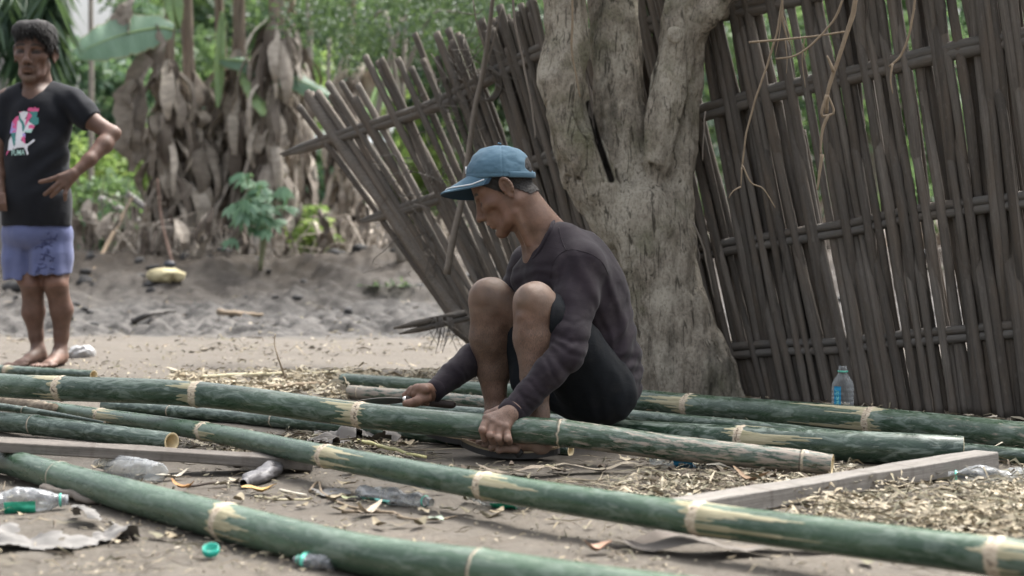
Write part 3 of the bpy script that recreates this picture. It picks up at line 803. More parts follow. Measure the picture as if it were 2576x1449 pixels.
    for st, r0 in ((T(1320, -480, .05), .062), (T(1600, -560, .35), .07), (T(1800, -480, -.15), .05), (T(2130, -330, -.45), .022)):
        for b in range(4):
            p = st.copy(); d = rr.normal(size=3); d[2] = abs(d[2]) * .6 + .35; d[1] += .15; d /= np.linalg.norm(d); pts = [st - (0, 0, .05), st]
            for q in range(5):
                p = p + d * rr.uniform(.25, .45); d = d + rr.normal(0, .25, 3); d /= np.linalg.norm(d); pts.append(p.copy()); tips.append(p.copy())
            V, F = twig(pts, r0 * .75, .012, .06, 8); mb.add(V, F, 0, cleft=0)
    mb.build('limb', BARK, root)
    tips = np.array(tips); tips = tips[tips[:, 2] > 2.0]
    V, F, var = leaves(6000, tips + rr.normal(0, .15, tips.shape), .48, .10, 4)
    ok = np.repeat(V.reshape(-1, 4, 3)[:, :, 2].min(1) > CAMH + .1 + V.reshape(-1, 4, 3)[:, 0, 1] * .135, 4)
    F = F[ok.reshape(-1, 4)[:, 0]]
    mk('crown', V, F, CROWN, root, False, dict(var=var))
build_tree()

# ------------------------------------------------------------------ hanging dry roots and vines, leaning sticks
TW = simple('dry_twig', (.24, .185, .125), .85, .4, 40, .002); TWG = simple('grey_twig', (.17, .145, .12), .85, .35, 40, .002)
def hang(label, pts, d, r0, r1, mat=TW, extra=(), name='hanging_root', cat='hanging root', group='dry roots hanging in front of the fence'):
    mb = MB(); V, F = twig([P(u, v, d + (q * .01)) for q, (u, v) in enumerate(pts)], r0, r1, .015, 7)
    V += (fbm(V * 14, 2, 3) - .5)[:, None] * np.array([.012, .012, 0]); mb.add(V, F)
    for e in extra:
        V, F = twig([P(u, v, d + .02) for u, v in e], r1 * 1.1, r1 * .5, .012, 5); mb.add(V, F)
    return mb.top(name, mat, label, cat, group)
hang('thin pale root hanging left of the tree down to above the blue cap', [(1292, -80), (1296, 60), (1316, 160), (1332, 230), (1347, 348)], 5.9, .005, .003, TWG)
hang('thin tan root hanging in front of the left stem of the tree', [(1441, -80), (1440, 50), (1437, 130), (1447, 190), (1457, 244)], 5.85, .0045, .003)
hang('thickest twig hanging before the fence, ending in a loose knotted loop', [(2170, -120), (2150, 10), (2120, 110), (2097, 180), (2082, 240), (2078, 285)], 5.35, .009, .006, TW,
     [[(2080, 238), (2066, 288), (2084, 290), (2098, 280), (2083, 240)], [(2082, 290), (2068, 330), (2064, 390)], [(2068, 388), (2062, 430), (2056, 478)], [(2097, 180), (2085, 150), (2080, 140)]])
hang('yellowish vine stem hanging from the top then branching near the ground end', [(1975, -80), (1955, 70), (1920, 190), (1888, 290), (1869, 390), (1866, 425)], 5.5, .0045, .003, TW,
     [[(1867, 415), (1890, 460), (1920, 475), (1950, 522)], [(1866, 420), (1864, 470)], [(1864, 470), (1845, 480), (1833, 498)]])
hang('curved vine arcing left from the thick twig across the upper fence', [(2135, -60), (2110, 30), (2050, 105), (2000, 140), (1950, 148)], 5.42, .0045, .003)
hang('straight horizontal dry stem lodged across the upper fence', [(1885, 107), (1960, 100), (2040, 92), (2126, 80)], 5.45, .004, .003)
hang('curved tan vine near the upper right corner of the fence', [(2302, -80), (2300, 20), (2288, 90), (2265, 140), (2238, 168)], 5.2, .004, .0035, TW, [[(2245, 160), (2240, 200), (2246, 235)], [(2300, 20), (2290, 60)]])
hang('thin vine with two hooks beside the upright trunk, right of the fork', [(1745, 560), (1768, 620), (1785, 690), (1796, 748)], 6.0, .004, .002, TWG, [[(1745, 600), (1760, 640), (1758, 660)]])
hang('short thin root hanging at the right edge of the tree fork', [(1774, 280), (1773, 340), (1768, 405)], 6.05, .003, .002, TWG)
hang('loose bundle of fine dry tendrils hanging under the top of the fence', [(1962, -60), (1966, 20), (1968, 60), (1985, 110)], 5.48, .005, .002, TW,
     [[(1968, 20), (1960, 90), (1950, 140)], [(1970, 40), (1990, 100), (1998, 140)], [(1975, 100), (1980, 150), (1978, 185)], [(2025, 90), (2018, 150), (2026, 220)], [(2018, 110), (2028, 130), (2022, 150)]])
mbx = MB(); V, F = twig([P(1124, 690, 7.0), P(1140, 600, 7.0), P(1166, 480, 7.0), P(1192, 290, 7.0), P(1213, 190, 7.0), P(1232, 60, 7.0), P(1246, -60, 7.0)], .015, .008, .03, 9); mbx.add(V, F)
for a in ([(1222, 130), (1200, 60), (1190, 0)], [(1213, 190), (1240, 110), (1262, 20)], [(1160, 520), (1150, 500), (1148, 470)]):
    V, F = twig([P(u, v, 7.0) for u, v in a], .006, .003, .03, 6); mbx.add(V, F)
mbx.top('leaning_stick', TWG, 'slender grey bent sapling leaning in front of the fallen fence end', 'stick')
# ------------------------------------------------------------------ skin, cloth, hair
def skin_mat(name, a, b, red):
    m = NM(name); o = m.obj()
    n1 = m.noise(o, 22, 5, .6); n2 = m.noise(o, 160, 4, .7); n3 = m.noise(o, 9, 4, .6)
    c = m.mix(m.ramp(n1, (.3, 0), (.7, 1)), a, b); c = m.mix(m.math('MULTIPLY', m.ramp(n3, (.45, 0), (.7, 1)), .45), c, red)
    c = m.mix(m.math('MULTIPLY', m.ramp(n2, (.5, 0), (.75, 1)), .25), c, tuple(x * .55 for x in a))
    c = m.mix(m.math('MULTIPLY', m.attr('warm'), .5), c, (.33, .155, .105))
    c = m.mix(m.math('MULTIPLY', m.attr('dust'), .5), c, (.29, .24, .195))
    hr = m.noise(o, 1, 3, .5, (600, 600, 150)); c = m.mix(m.math('MULTIPLY', m.math('MULTIPLY', m.attr('hairy'), m.ramp(hr, (.48, 0), (.62, 1))), .55), c, (.035, .025, .02))
    c = m.mix(m.ramp(m.attr('darkskin'), (.1, 0), (.9, .9)), c, (.018, .012, .010))
    m.set(color=c, rough=m.ramp(n1, (.3, .48), (.7, .66)), spec=.45, sss=.06); m.b.inputs['Subsurface Radius'].default_value = (.012, .004, .002)
    m.bump(m.math('ADD', n2, m.math('MULTIPLY', m.noise(o, 70, 4, .6), .8)), .0012, .7); return m.m
def cloth_mat(name, a, b, weave=900, rough=.9, fold=.004, sheen=.1, dusty=0.0):
    m = NM(name); o = m.obj(); n1 = m.noise(o, 7, 4, .55); n2 = m.noise(o, weave, 2, .6); n3 = m.noise(o, 1, 4, .55, (13, 13, 34), dist=1.5)
    c = m.mix(m.ramp(n1, (.3, 0), (.7, 1)), a, b); c = m.mix(m.math('MULTIPLY', m.ramp(n2, (.4, 0), (.6, 1)), .22), c, tuple(x * .5 for x in a))
    if dusty: c = m.mix(m.math('MULTIPLY', m.ramp(m.noise(o, 16, 6, .7), (.52, 0), (.75, 1)), dusty), c, (.22, .19, .17))
    m.set(color=c, rough=rough, spec=.2, sheen=sheen); m.bump(m.math('ADD', m.math('MULTIPLY', n3, fold * 110), m.math('MULTIPLY', n2, .06)), .006, .55); return m.m
SKIN = skin_mat('brown_skin', (.084, .045, .029), (.168, .098, .065), (.165, .08, .054))
HAIR = simple('black_hair', (.012, .010, .009), .65, .5, 300, .002, stretch=(1, 1, 6))

def darkness_polyline(pu, pv, L, w):
    d = np.full(len(pu), 1e9)
    for a, b in zip(L[:-1], L[1:]):
        a, b = np.array(a, float), np.array(b, float); q = np.stack([pu, pv], -1) - a; ba = b - a
        t = np.clip(q @ ba / (ba @ ba + 1e-9), 0, 1); d = np.minimum(d, np.linalg.norm(q - t[:, None] * ba, axis=1))
    return np.clip(1.6 - d / w, 0, 1)

def fuzz(name, V, Q, mask, mat, parent, lift=.003, seed=1, scale=220):
    """short hair: the skin under the mask, lifted and roughened"""
    f = Q[(mask[Q] > .45).all(1)]; us, inv = np.unique(f, return_inverse=True); inv = inv.reshape(-1, 4)
    n = np.zeros_like(V); fn = np.cross(V[Q[:, 2]] - V[Q[:, 0]], V[Q[:, 3]] - V[Q[:, 1]])
    for k in range(4):
        for c in range(3): n[:, c] += np.bincount(Q[:, k], fn[:, c], len(V))
    n /= np.linalg.norm(n, axis=1)[:, None] + 1e-12; p = V[us]
    p = p + n[us] * (lift * (.35 + 1.1 * vnoise(p * scale, seed)))[:, None]
    return mk(name, p, inv, mat, parent)

class Head:
    """a head in its own frame: F forward, U up, S to its left; sizes in metres for a scale of one"""
    def __init__(s, c, F, U, k):
        F = np.array(F, float); F /= np.linalg.norm(F); U = np.array(U, float); U -= F * (U @ F); U /= np.linalg.norm(U)
        s.c = np.asarray(c, float); s.R = np.stack([F, np.cross(U, F), U], 1); s.k = k
    def p(s, f, l, u): return s.c + s.R @ (np.array((f, l, u)) * s.k)
    def loc(s, V): return (V - s.c) @ s.R / s.k
    def r(s, *a): return np.array(a) * s.k
    def sculpt(s, S, jaw=1.0):
        k = s.k; E = lambda c, r, kk=.012, op='+', R=None: S.ell(s.p(*c), s.r(*r), s.R if R is None else s.R @ R, kk * k, op)
        C = lambda a, b, ra, rb, kk=.01, op='+': S.cone(s.p(*a), s.p(*b), ra * k, rb * k, kk * k, op)
        E((-.005, 0, .052), (.097, .074, .080)); E((.040, 0, -.010), (.056, .059, .075), .03)
        E((.055, 0, -.030), (.040, .047 * jaw, .060), .02)
        for q in (1, -1):
            C((-.008, q * .052 * jaw, -.045), (.040, q * .040 * jaw, -.078), .016, .015, .03); C((.040, q * .040 * jaw, -.078), (.078, q * .012, -.094), .015, .014, .025)
            E((.060, q * .045, -.008), (.024, .020, .017), .022)                    # cheekbone
            E((.066, q * .049, -.050), (.012, .007, .020), .022, '-')                # hollow cheek
            C((.083, q * .014, .030), (.066, q * .052, .036), .010, .009, .014)     # brow
            E((.092, q * .032, .014), (.016, .017, .011), .012, '-')                # eye socket
            E((.0735, q * .032, .0125), (.0135, .0165, .0125), .003)                # eye under its lid
            C((.083, q * .017, .004), (.078, q * .046, .004), .0035, .003, .006)    # lower lid
            E((.103, q * .0125, -.030), (.0115, .0085, .0085), .006)                # wing of the nose
            E((.111, q * .0075, -.039), (.004, .0035, .0045), .003, '-')            # nostril
            # ear
            eR = np.array(Matrix.Rotation(q * -.35, 3, 'Z'))
            E((-.010, q * .079, .002), (.020, .0065, .031), .006, '+', eR)
            E((-.002, q * .0865, -.001), (.009, .0055, .015), .006, '-', eR)
            ring = [(-.002 + .0155 * math.cos(t) - .008, q * (.084 + .005 * -math.cos(t)), .004 + .026 * math.sin(t)) for t in np.linspace(-.2, 4.1, 12)]
            S.chain([(s.p(*x), .0042 * k) for x in ring], .004 * k)
            E((-.006, q * .081, -.026), (.008, .005, .010), .004)
        C((.090, 0, .028), (.113, 0, -.018), .0075, .0100, .012); E((.1165, 0, -.025), (.0130, .0130, .0115), .009)
        E((.080, 0, -.056), (.022, .027, .024), .02)
        C((.0985, -.017, -.056), (.1015, 0, -.0515), .0055, .0065, .006); C((.0985, .017, -.056), (.1015, 0, -.0515), .0055, .0065, .006)
        C((.094, -.014, -.0655), (.094, .014, -.0655), .0075, .0075, .006)
        C((.108, -.021, -.0595), (.108, .021, -.0595), .0036, .0036, .004, '-')
        E((.083, 0, -.096), (.018, .019, .015), .014)
        E((.092, 0, -.080), (.006, .014, .004), .008, '-')
    def masks(s, V):
        q = s.loc(V); f, l, u = q.T; al = np.abs(l); front = f > .05
        brow = front * np.clip(1.5 - np.abs(u - (.040 - 9 * (al - .028) ** 2)) / .0042, 0, 1) * (al > .012) * (al < .053)
        lash = front * np.clip(1.6 - np.abs(u - (.0075 - 8 * (al - .032) ** 2)) / .0022, 0, 1) * (al > .016) * (al < .049)
        mouth = (f > .08) * np.clip(1.4 - np.abs(u + .0595) / .0022, 0, 1) * (al < .022) * .8
        lips = (f > .085) * (np.abs(u + .0595) < .011) * (al < .022)
        nos = (f > .095) * (np.abs(u + .038) < .0045) * (al > .003) * (al < .012) * .8
        return np.clip(np.maximum.reduce([brow, lash, mouth, nos]), 0, 1), lips * 1.0

# ------------------------------------------------------------------ the sitting man
def build_sitting():
    base = P(1440, 1080, 4.88); base[2] = 0
    man = thing('person', base, 'man in blue cap and dark long sleeved shirt sitting low with knees up, cutting bamboo', 'person')
    R = lambda px, d=4.85: px * d / FPX
    W = {}                                                     # joints: picture position, distance, radius in px
    def ch(*pts): return [(P(u, v, d), R(r, d)) for u, v, d, r in pts]
    H = Head(P(1278, 481, 4.93), (-.838, .085, -.545), (-.545, .12, .838), .955)
    near_shin = ch((1343, 764, 4.74, 51), (1341, 850, 4.735, 48), (1349, 950, 4.72, 37), (1354, 1040, 4.71, 26), (1358, 1085, 4.71, 27))
    far_shin = ch((1232, 753, 4.98, 52), (1233, 850, 4.99, 50), (1240, 935, 5.0, 37), (1249, 1030, 5.0, 27), (1254, 1082, 4.99, 27))
    near_thigh = ch((1346, 764, 4.745, 53), (1430, 865, 4.81, 66), (1518, 985, 4.89, 78))
    far_thigh = ch((1236, 752, 4.985, 52), (1340, 850, 5.03, 64), (1495, 985, 5.09, 78))
    torso = [((1418, 690, 4.965), (.128, .160, .120)), ((1452, 705, 4.97), (.118, .165, .115)), ((1494, 770, 4.98), (.108, .152, .135)), ((1516, 880, 4.99), (.105, .145, .135)), ((1524, 955, 4.99), (.098, .15, .075))]
    up_near = ch((1460, 668, 4.835, 60), (1448, 760, 4.79, 53), (1432, 850, 4.72, 47), (1424, 893, 4.69, 46))
    fo_near = ch((1424, 890, 4.69, 45), (1380, 938, 4.665, 41), (1335, 989, 4.65, 36), (1289, 1040, 4.63, 33))
    up_far = ch((1338, 668, 5.13, 58), (1290, 770, 5.17, 48), (1240, 868, 5.10, 42))
    fo_far = ch((1240, 868, 5.10, 42), (1190, 905, 5.03, 40), (1135, 946, 4.95, 32), (1092, 984, 4.88, 26))

    # --- body
    S = Sculpt(); H.sculpt(S)
    S.chain([(P(1304, 506, 4.93), R(57)), (P(1337, 555, 4.93), R(47)), (P(1372, 612, 4.94), R(52))], .02)
    S.cone(P(1314, 592, 4.925), P(1337, 640, 4.925), R(9), R(14), .02)                # throat
    S.cone(P(1296, 535, 4.87), P(1340, 640, 4.90), R(9), R(8), .015)                   # neck muscle
    S.cone(P(1345, 520, 4.93), P(1405, 600, 4.95), R(26), R(40), .02)
    for (c, r) in torso: S.ell(P(*c), np.array(r) - .010, None, .04)
    S.chain([(P(1372, 615, 4.94), R(46)), (P(1362, 655, 4.93), R(34)), (P(1410, 710, 4.96), R(80))], .03)
    for c in (near_shin, far_shin, near_thigh, far_thigh): S.chain(c, .018)
    for (u, v, d) in ((1330, 748, 4.705), (1216, 738, 4.945)):                         # kneecaps and shins
        S.ell(P(u, v, d), (R(27), R(26), R(33)), None, .016)
        S.ell(P(u + 4, v + 52, d + .005), (R(14), R(12), R(18)), None, .025)
    S.cone(P(1378, 850, 4.755), P(1368, 930, 4.74), R(36), R(24), .03); S.cone(P(1266, 860, 5.0), P(1262, 930, 5.0), R(34), R(22), .03)
    S.cone(P(1318, 800, 4.70), P(1338, 1010, 4.69), R(14), R(9), .02)
    for c in (up_near, fo_near, up_far, fo_far): S.chain([(p, r - .012) for p, r in c], .015)
    # feet
    for (hx, tx, dh, dt, dv) in ((1366, 1246, 4.630, 4.665, 4), (1268, 1150, 4.97, 4.97, -20)):
        hp = P(hx, 1118 + dv, dh); bp = P(tx, 1124 + dv, dt)
        S.ell(hp, (R(26), R(27), R(24)), None, .02)
        S.cone(hp + (-.02, 0, .012), bp + (.02, 0, .006), R(30), R(24), .02, '+', (0, 0, 1), .72)
        S.cone(P(hx - 14, 1075 + dv, dh), bp + (.035, 0, .012), R(24), R(17), .03)
        for i, (tu, tv, td, r) in enumerate(((1186, 1111, 4.78, 12.5), (1204, 1115, 4.76, 9.5), (1220, 1119, 4.735, 9.2), (1237, 1124, 4.71, 9), (1256, 1130, 4.685, 8.8))):
            a = P(tu + tx - 1246 + 42, tv + dv - 4, td + dt - 4.735); b = P(tu + tx - 1246 + 14, tv + dv - 6, td + dt - 4.735); c = P(tu + tx - 1246, tv + dv - 2, td + dt - 4.735)
            S.chain([(a, R(r + 2)), (b, R(r)), (c, R(r))], .004)
    # near hand closed over the pole
    w = P(1287, 1040, 4.615)
    kn = [P(1225, 1053, 4.592), P(1240, 1062, 4.584), P(1256, 1070, 4.580), P(1272, 1075, 4.580)]
    fin = [[(1214, 1082, 4.570), (1219, 1104, 4.590)], [(1233, 1094, 4.566), (1241, 1111, 4.588)], [(1253, 1101, 4.565), (1260, 1114, 4.588)], [(1277, 1103, 4.567), (1283, 1112, 4.588)]]
    for q, f, r in zip(kn, fin, (9.6, 9.8, 9.4, 8.8)):
        S.cone(w + (q - w) * .15, q, R(19), R(12.5), .012)
        S.chain([(q, R(r + 1.0)), (P(*f[0]), R(r + .4)), (P(*f[1]), R(r - 1.2))], .0014)
        S.ell(q + (0, -.005, .004), np.full(3, R(7.5)), None, .005)
        S.ell(P(*f[0]) + (0, -.003, 0), np.full(3, R(r + .7)), None, .0015)
    S.chain([(P(1258, 1036, 4.63), R(17)), (P(1230, 1046, 4.655), R(13)), (P(1213, 1062, 4.66), R(11)), (P(1204, 1084, 4.64), R(9))], .006)
    S.cone(P(1302, 1026, 4.63), w, R(27), R(25), .012)
    # far hand closed round the knife handle
    w = P(1092, 985, 4.88); hx = lambda u, v, d: P(u, v, d)
    S.cone(w, P(1062, 992, 4.865), R(25), R(25), .012)
    for i, (u, v, d) in enumerate(((1036, 979, 4.86), (1048, 976, 4.845), (1060, 975, 4.83), (1072, 977, 4.82))):
        S.cone(P(1078, 988, 4.865), hx(u, v + 3, d), R(17), R(12), .012)
        S.chain([(hx(u, v + 3, d + .0), R(11.5)), (hx(u - 14, v + 16, d + .01), R(10.5)), (hx(u - 14 + 3, v + 30, d + .025), R(9.5)), (hx(u + 2, v + 38, d + .03), R(8.5))], .0035)
    S.chain([(P(1072, 1000, 4.83), R(15)), (P(1050, 1009, 4.815), R(12)), (P(1030, 1015, 4.815), R(10.5)), (P(1021, 1015, 4.815), R(9))], .006)
    S.bump(lambda p: (fbm(p * 26, 2, 77) - .5) * .0055 * (p[..., 2] < .58))
    V, Q = S.mesh(.0023, .015)
    V = relax(V, Q, 1, .35)
    pu = CU + V[:, 0] / V[:, 1] * FPX; pv = CV - (V[:, 2] - CAMH) / V[:, 1] * FPX
    dk, lips = H.masks(V); q = H.loc(V)
    dk = np.maximum(dk, .55 * np.clip(1.3 - np.linalg.norm((q - (.080, 0, -.100)) / (.016, .016, .008), axis=1), 0, 1))     # goatee under the chin
    f_, l_, u_ = q.T
    tem = np.clip((u_ - (.016 + (f_ - .03) * 1.25)) / .008, 0, 1) * (f_ < .078) * (f_ > -.01) * np.clip((.095 - f_) / .03, 0, 1)
    nap = np.clip((u_ - np.interp(f_, [-.10, -.055, -.022, -.015], [-.055, -.058, -.014, .0])) / .016, 0, 1) * (f_ < -.012)
    ear = (np.abs(l_) > .076) & (f_ > -.034) & (f_ < .016)
    dk = np.maximum(dk, .86 * np.maximum(tem, nap) * ~ear * (np.linalg.norm(q, axis=1) < .16))
    fz = np.maximum(tem, nap) * ~ear * (np.linalg.norm(q, axis=1) < .16); fuzz('hair', V, Q, fz * (vnoise(V * 300, 5) * .5 + .75 > .62), HAIR, man)
    leg = (pv > 690) & (pu > 1150) & (pu < 1420)
    hairy = leg * np.clip((pv - 760) / 80, 0, 1) * (pv < 1060) * 1.0
    dust = leg * (np.clip((pv - 800) / 200, 0, 1) * .35 + .45 * np.clip(1.4 - np.abs(pv - 735) / 45, 0, 1)) + (pv > 1090) * .3
    warm = lips * .7 + (pv > 960) * (pu < 1320) * .35 + ((q[:, 0] > .02) & (pv < 620)) * .25 + (pv > 1085) * .35
    mk('body', V, Q, SKIN, man, True, dict(darkskin=dk, hairy=hairy, dust=np.clip(dust, 0, 1), warm=np.clip(warm, 0, 1)))

    # --- hair showing under the cap
    S = Sculpt(); S.ell(H.p(-.005, 0, .052), H.r(.0995, .0765, .083), H.R, 0)
    S.half(H.p(.052, 0, .046), H.R @ np.array((.80, 0, -.60)), .004); S.half(H.p(-.040, 0, .010), H.R @ np.array((.28, 0, -.96)), .006)
    S.ell(H.p(.004, .08, -.01), H.r(.022, .03, .042), H.R, .004, '-'); S.ell(H.p(.004, -.08, -.01), H.r(.022, .03, .042), H.R, .004, '-')
    S.bump(lambda p: (fbm(p * 240, 2, 3) - .5) * .0035)
    V, Q = S.mesh(.0026); mk('hair', V, Q, HAIR, man)

    # --- cap
    CAP = cloth_mat('cap_cloth', (.055, .112, .160), (.080, .148, .200), 700, .8, .0022)
    CAPD = cloth_mat('cap_lining', (.022, .045, .070), (.028, .055, .085), 700, .85, .001)
    WHT = simple('cap_piping', (.66, .68, .70), .6, .1)
    cap = bpy.data.objects.new('cap', None); COL.objects.link(cap); cap.parent = man
    cap.location = tuple(P(1263, 440, 4.935) - base)
    cc = P(1262, 447, 4.935)
    S = Sculpt(); S.ell(cc, (R(87), .084, R(84)), None, 0); S.ell(cc + (-.028, 0, .006), (R(62), .078, R(70)), None, .02)
    S.half(P(1262, 447, 4.935), (.035, 0, -1), .002)
    S.ell(P(1346, 411, 4.905), (R(26), .07, R(26)), None, .003, '-')
    def wr(p):
        w = (fbm(p * np.array([30, 30, 45.]), 3, 3) - .5) * .007
        seam = .0015 * np.exp(-((p[..., 0] - cc[0] - .004 + (p[..., 2] - cc[2]) * .06) / .0022) ** 2)
        sw = np.exp(-((p[..., 2] - (P(0, 438, 4.935)[2])) / .0016) ** 2) * .0012
        return w * np.clip((p[..., 2] - cc[2]) / .02 + .4, .2, 1) + seam + sw
    S.bump(wr)
    V, Q = S.mesh(.0026); mk('crown', V, Q, CAP, cap)
    V, F = tube(np.array([P(1256, 363, 4.925), P(1257, 359, 4.925)]), [.007, .004], 10); mk('button', V, F, CAP, cap)
    # strap across the back opening
    th = np.linspace(-1.35, 1.35, 30); pts = np.array([cc + np.array((R(86.0) * math.cos(t), (.0832) * math.sin(t), .007)) for t in th])
    V, F = tube(pts, .0085, 8, True, .22); mk('strap', V, F, CAP, cap)
    # brim: drooping at both sides
    B = np.array((-.85, .05, -.53)); B /= np.linalg.norm(B); L = np.array((0, -.94, .34)); L -= B * (L @ B); L /= np.linalg.norm(L); Nn = np.cross(L, B); Nn = Nn if Nn[2] > 0 else -Nn
    c0 = P(1262, 446, 4.935)
    def brim(a, t, off=0):
        y = .078 * math.sin(a); inner = R(82) * math.cos(a) * .97; ln = .098 * (math.cos(a) ** .75 if math.cos(a) > 0 else 0) + .004
        droop = -.30 * y * y / .078 * (.45 + .55 * t) * 1.25
        q = c0 + np.array((-inner, 0, .000)) + L * y + B * ln * t + Nn * (droop + off) + np.array((0, 0, .002))
        return q
    na, ntt = 40, 14; A = np.linspace(-1.42, 1.42, na); TT = np.linspace(0, 1, ntt)
    top = np.array([[brim(a, t, .0018) for t in TT] for a in A]); bot = np.array([[brim(a, t, -.0018) for t in TT] for a in A])
    g = np.arange(na * ntt).reshape(na, ntt); qd = np.stack([g[:-1, :-1], g[1:, :-1], g[1:, 1:], g[:-1, 1:]], -1).reshape(-1, 4)
    nv = na * ntt; e = np.stack([g[:-1, -1], g[1:, -1], g[1:, -1] + nv, g[:-1, -1] + nv], -1)
    mb = MB(); mb.add(np.vstack([top.reshape(-1, 3), bot.reshape(-1, 3)]), np.vstack([qd[:, ::-1], e]), 0); mb.F.append(qd + nv); mb.M.append(np.full(len(qd), 1))
    br = mb.build('brim', None, cap, True, [CAP, CAPD])
    pip = np.array([brim(a, .80 if abs(a) < 1.1 else .80 - (abs(a) - 1.1) * 1.2, .0026) for a in np.linspace(-1.3, 1.3, 40)])
    V, F = tube(pip, .0022, 6); mk('piping', V, F, WHT, br)
    V, F = box(P(1173, 428, 4.93) + (-.001, 0, 0), .004, .03, .02); mk('patch', V, F, WHT, cap)

    # --- shirt
    SHIRT = cloth_mat('faded_black_shirt', (.0112, .0080, .0118), (.0240, .0170, .0225), 900, .85, .003, .08, .08)
    S = Sculpt()
    for (c, r) in torso: S.ell(P(*c), r, None, .05)
    S.cone(P(1380, 612, 4.93), P(1440, 655, 4.96), R(50), R(85), .04)
    S.cone(P(1400, 600, 4.99), P(1350, 670, 5.12), R(44), R(50), .04)
    S.cone(P(1420, 605, 4.90), P(1460, 668, 4.85), R(42), R(60), .04)
    S.cone(P(1356, 662, 4.96), P(1335, 700, 4.98), R(36), R(52), .03)
    S.cone(P(1560, 905, 4.99), P(1566, 985, 4.98), R(50), R(44), .03); S.cone(P(1520, 930, 4.90), P(1560, 985, 4.92), R(40), R(36), .03)
    S.chain(up_far, .02); S.chain(fo_far, .012)
    S.chain(up_near, .02); S.chain(fo_near, .012)
    S.chain([(P(1306, 515, 4.925), R(62)), (P(1334, 570, 4.925), R(57)), (P(1354, 608, 4.925), R(46)), (P(1342, 632, 4.915), R(25))], .004, '-')
    pn = P(1283, 1047, 4.63); pf = P(1086, 989, 4.88)
    # folds: along the bent elbow, the waist, and sleeves
    el = P(1424, 893, 4.69); wa = P(1560, 900, 4.95)
    CREASE = [([(1398, 842), (1440, 862), (1478, 858)], .0055, 6), ([(1394, 862), (1430, 890), (1462, 900)], .0055, 6), ([(1384, 878), (1408, 915), (1430, 938)], .0045, 6), ([(1370, 900), (1388, 940), (1402, 962)], .0035, 5),
              ([(1400, 800), (1445, 815), (1480, 806)], .003, 6), ([(1505, 850), (1550, 900), (1600, 905)], .0055, 7), ([(1530, 905), (1570, 935), (1608, 935)], .006, 7), ([(1545, 935), (1580, 965), (1610, 962)], .006, 6),
              ([(1515, 700), (1545, 780), (1550, 880)], .005, 8), ([(1490, 760), (1520, 830), (1530, 890)], .005, 8), ([(1280, 690), (1330, 670), (1385, 668)], .004, 7), ([(1300, 720), (1350, 690), (1400, 700)], .004, 7),
              ([(1330, 960), (1350, 990), (1368, 1006)], .003, 5), ([(1302, 990), (1322, 1016), (1338, 1030)], .0025, 4), ([(1420, 650), (1410, 720), (1402, 790)], .003, 7), ([(1560, 720), (1585, 800), (1590, 870)], .004, 8)]
    def folds(p):
        q = p - el; r = np.linalg.norm(q, axis=-1)
        a = np.array((.62, 0, -.78)); t1 = np.sin((q @ a) * 170 + 9 * vnoise(p * 20, 4)) * .0012 * np.exp(-(r / .10) ** 2)
        q2 = p - wa; b = np.array((.35, .2, -.9)); t2 = np.sin((q2 @ b) * 120 + 7 * vnoise(p * 12, 5)) * .0055 * np.exp(-((q2 / (.10, .2, .13)) ** 2).sum(-1))
        q3 = p - P(1330, 990, 4.64); c = np.array((.72, 0, .70)); t3 = np.sin((q3 @ c) * 240 + 9 * vnoise(p * 26, 7)) * .0006 * np.exp(-(np.linalg.norm(q3, axis=-1) / .09) ** 2)
        q4 = p - P(1470, 740, 4.8); t4 = np.sin((q4 @ np.array((.9, 0, .42))) * 95 + 6 * vnoise(p * 9, 9)) * .0035 * np.exp(-(np.linalg.norm(q4, axis=-1) / .13) ** 2)
        q5 = p - P(1150, 935, 4.96); t5 = np.sin((q5 @ np.array((.8, 0, .6))) * 230 + 8 * vnoise(p * 25, 2)) * .0009 * np.exp(-(np.linalg.norm(q5, axis=-1) / .09) ** 2)
        g = (fbm(p * np.array([14, 14, 9.]), 3, 12) - .5) * .007
        x = CU + p[..., 0] / p[..., 1] * FPX; y = CV - (p[..., 2] - CAMH) / p[..., 1] * FPX; wx = (vnoise(p * 22, 8) - .5) * 14; cr = np.zeros_like(x)
        for (L_, A, w) in CREASE:
            for a_, b_ in zip(L_[:-1], L_[1:]):
                bx, by = b_[0] - a_[0], b_[1] - a_[1]; l2 = bx * bx + by * by; t = np.clip(((x - a_[0]) * bx + (y - a_[1]) * by) / l2, 0, 1)
                de = np.hypot(x + wx - a_[0] - t * bx, y - a_[1] - t * by); cr = np.maximum(cr, A * np.exp(-(de / (1.35 * w)) ** 2))
        return t1 + t2 + t3 + t4 + t5 + g + cr * .75
    S.bump(folds)
    V, Q = S.mesh(.0032)
    sh = mk('long_sleeved_shirt', V, Q, SHIRT, man)
    # collar band, cuffs and the shoulder seam
    bv = BVHTree.FromPolygons([Vector(v) for v in V], [tuple(int(i) for i in q) for q in Q])
    def stick(u, v, d, off=.001):
        p = P(u, v, d); o = Vector((0, 0, CAMH)); h = bv.ray_cast(o, (Vector(p) - o).normalized(), 9)
        return np.array(h[0]) + (np.array(h[1]) * off if np.array(h[1])[1] < 0 else 0) if h[0] else p
    V, F = tube(spline([P(1396, 541, 4.95), P(1388, 570, 4.885), P(1374, 600, 4.868), P(1352, 640, 4.868), P(1338, 655, 4.885), P(1326, 655, 4.92), P(1319, 640, 4.965), P(1322, 606, 5.0), P(1345, 565, 5.0), P(1375, 545, 4.99), P(1396, 541, 4.95)], step=.006)[0], .0068, 8)
    mk('collar', V, F, SHIRT, sh)
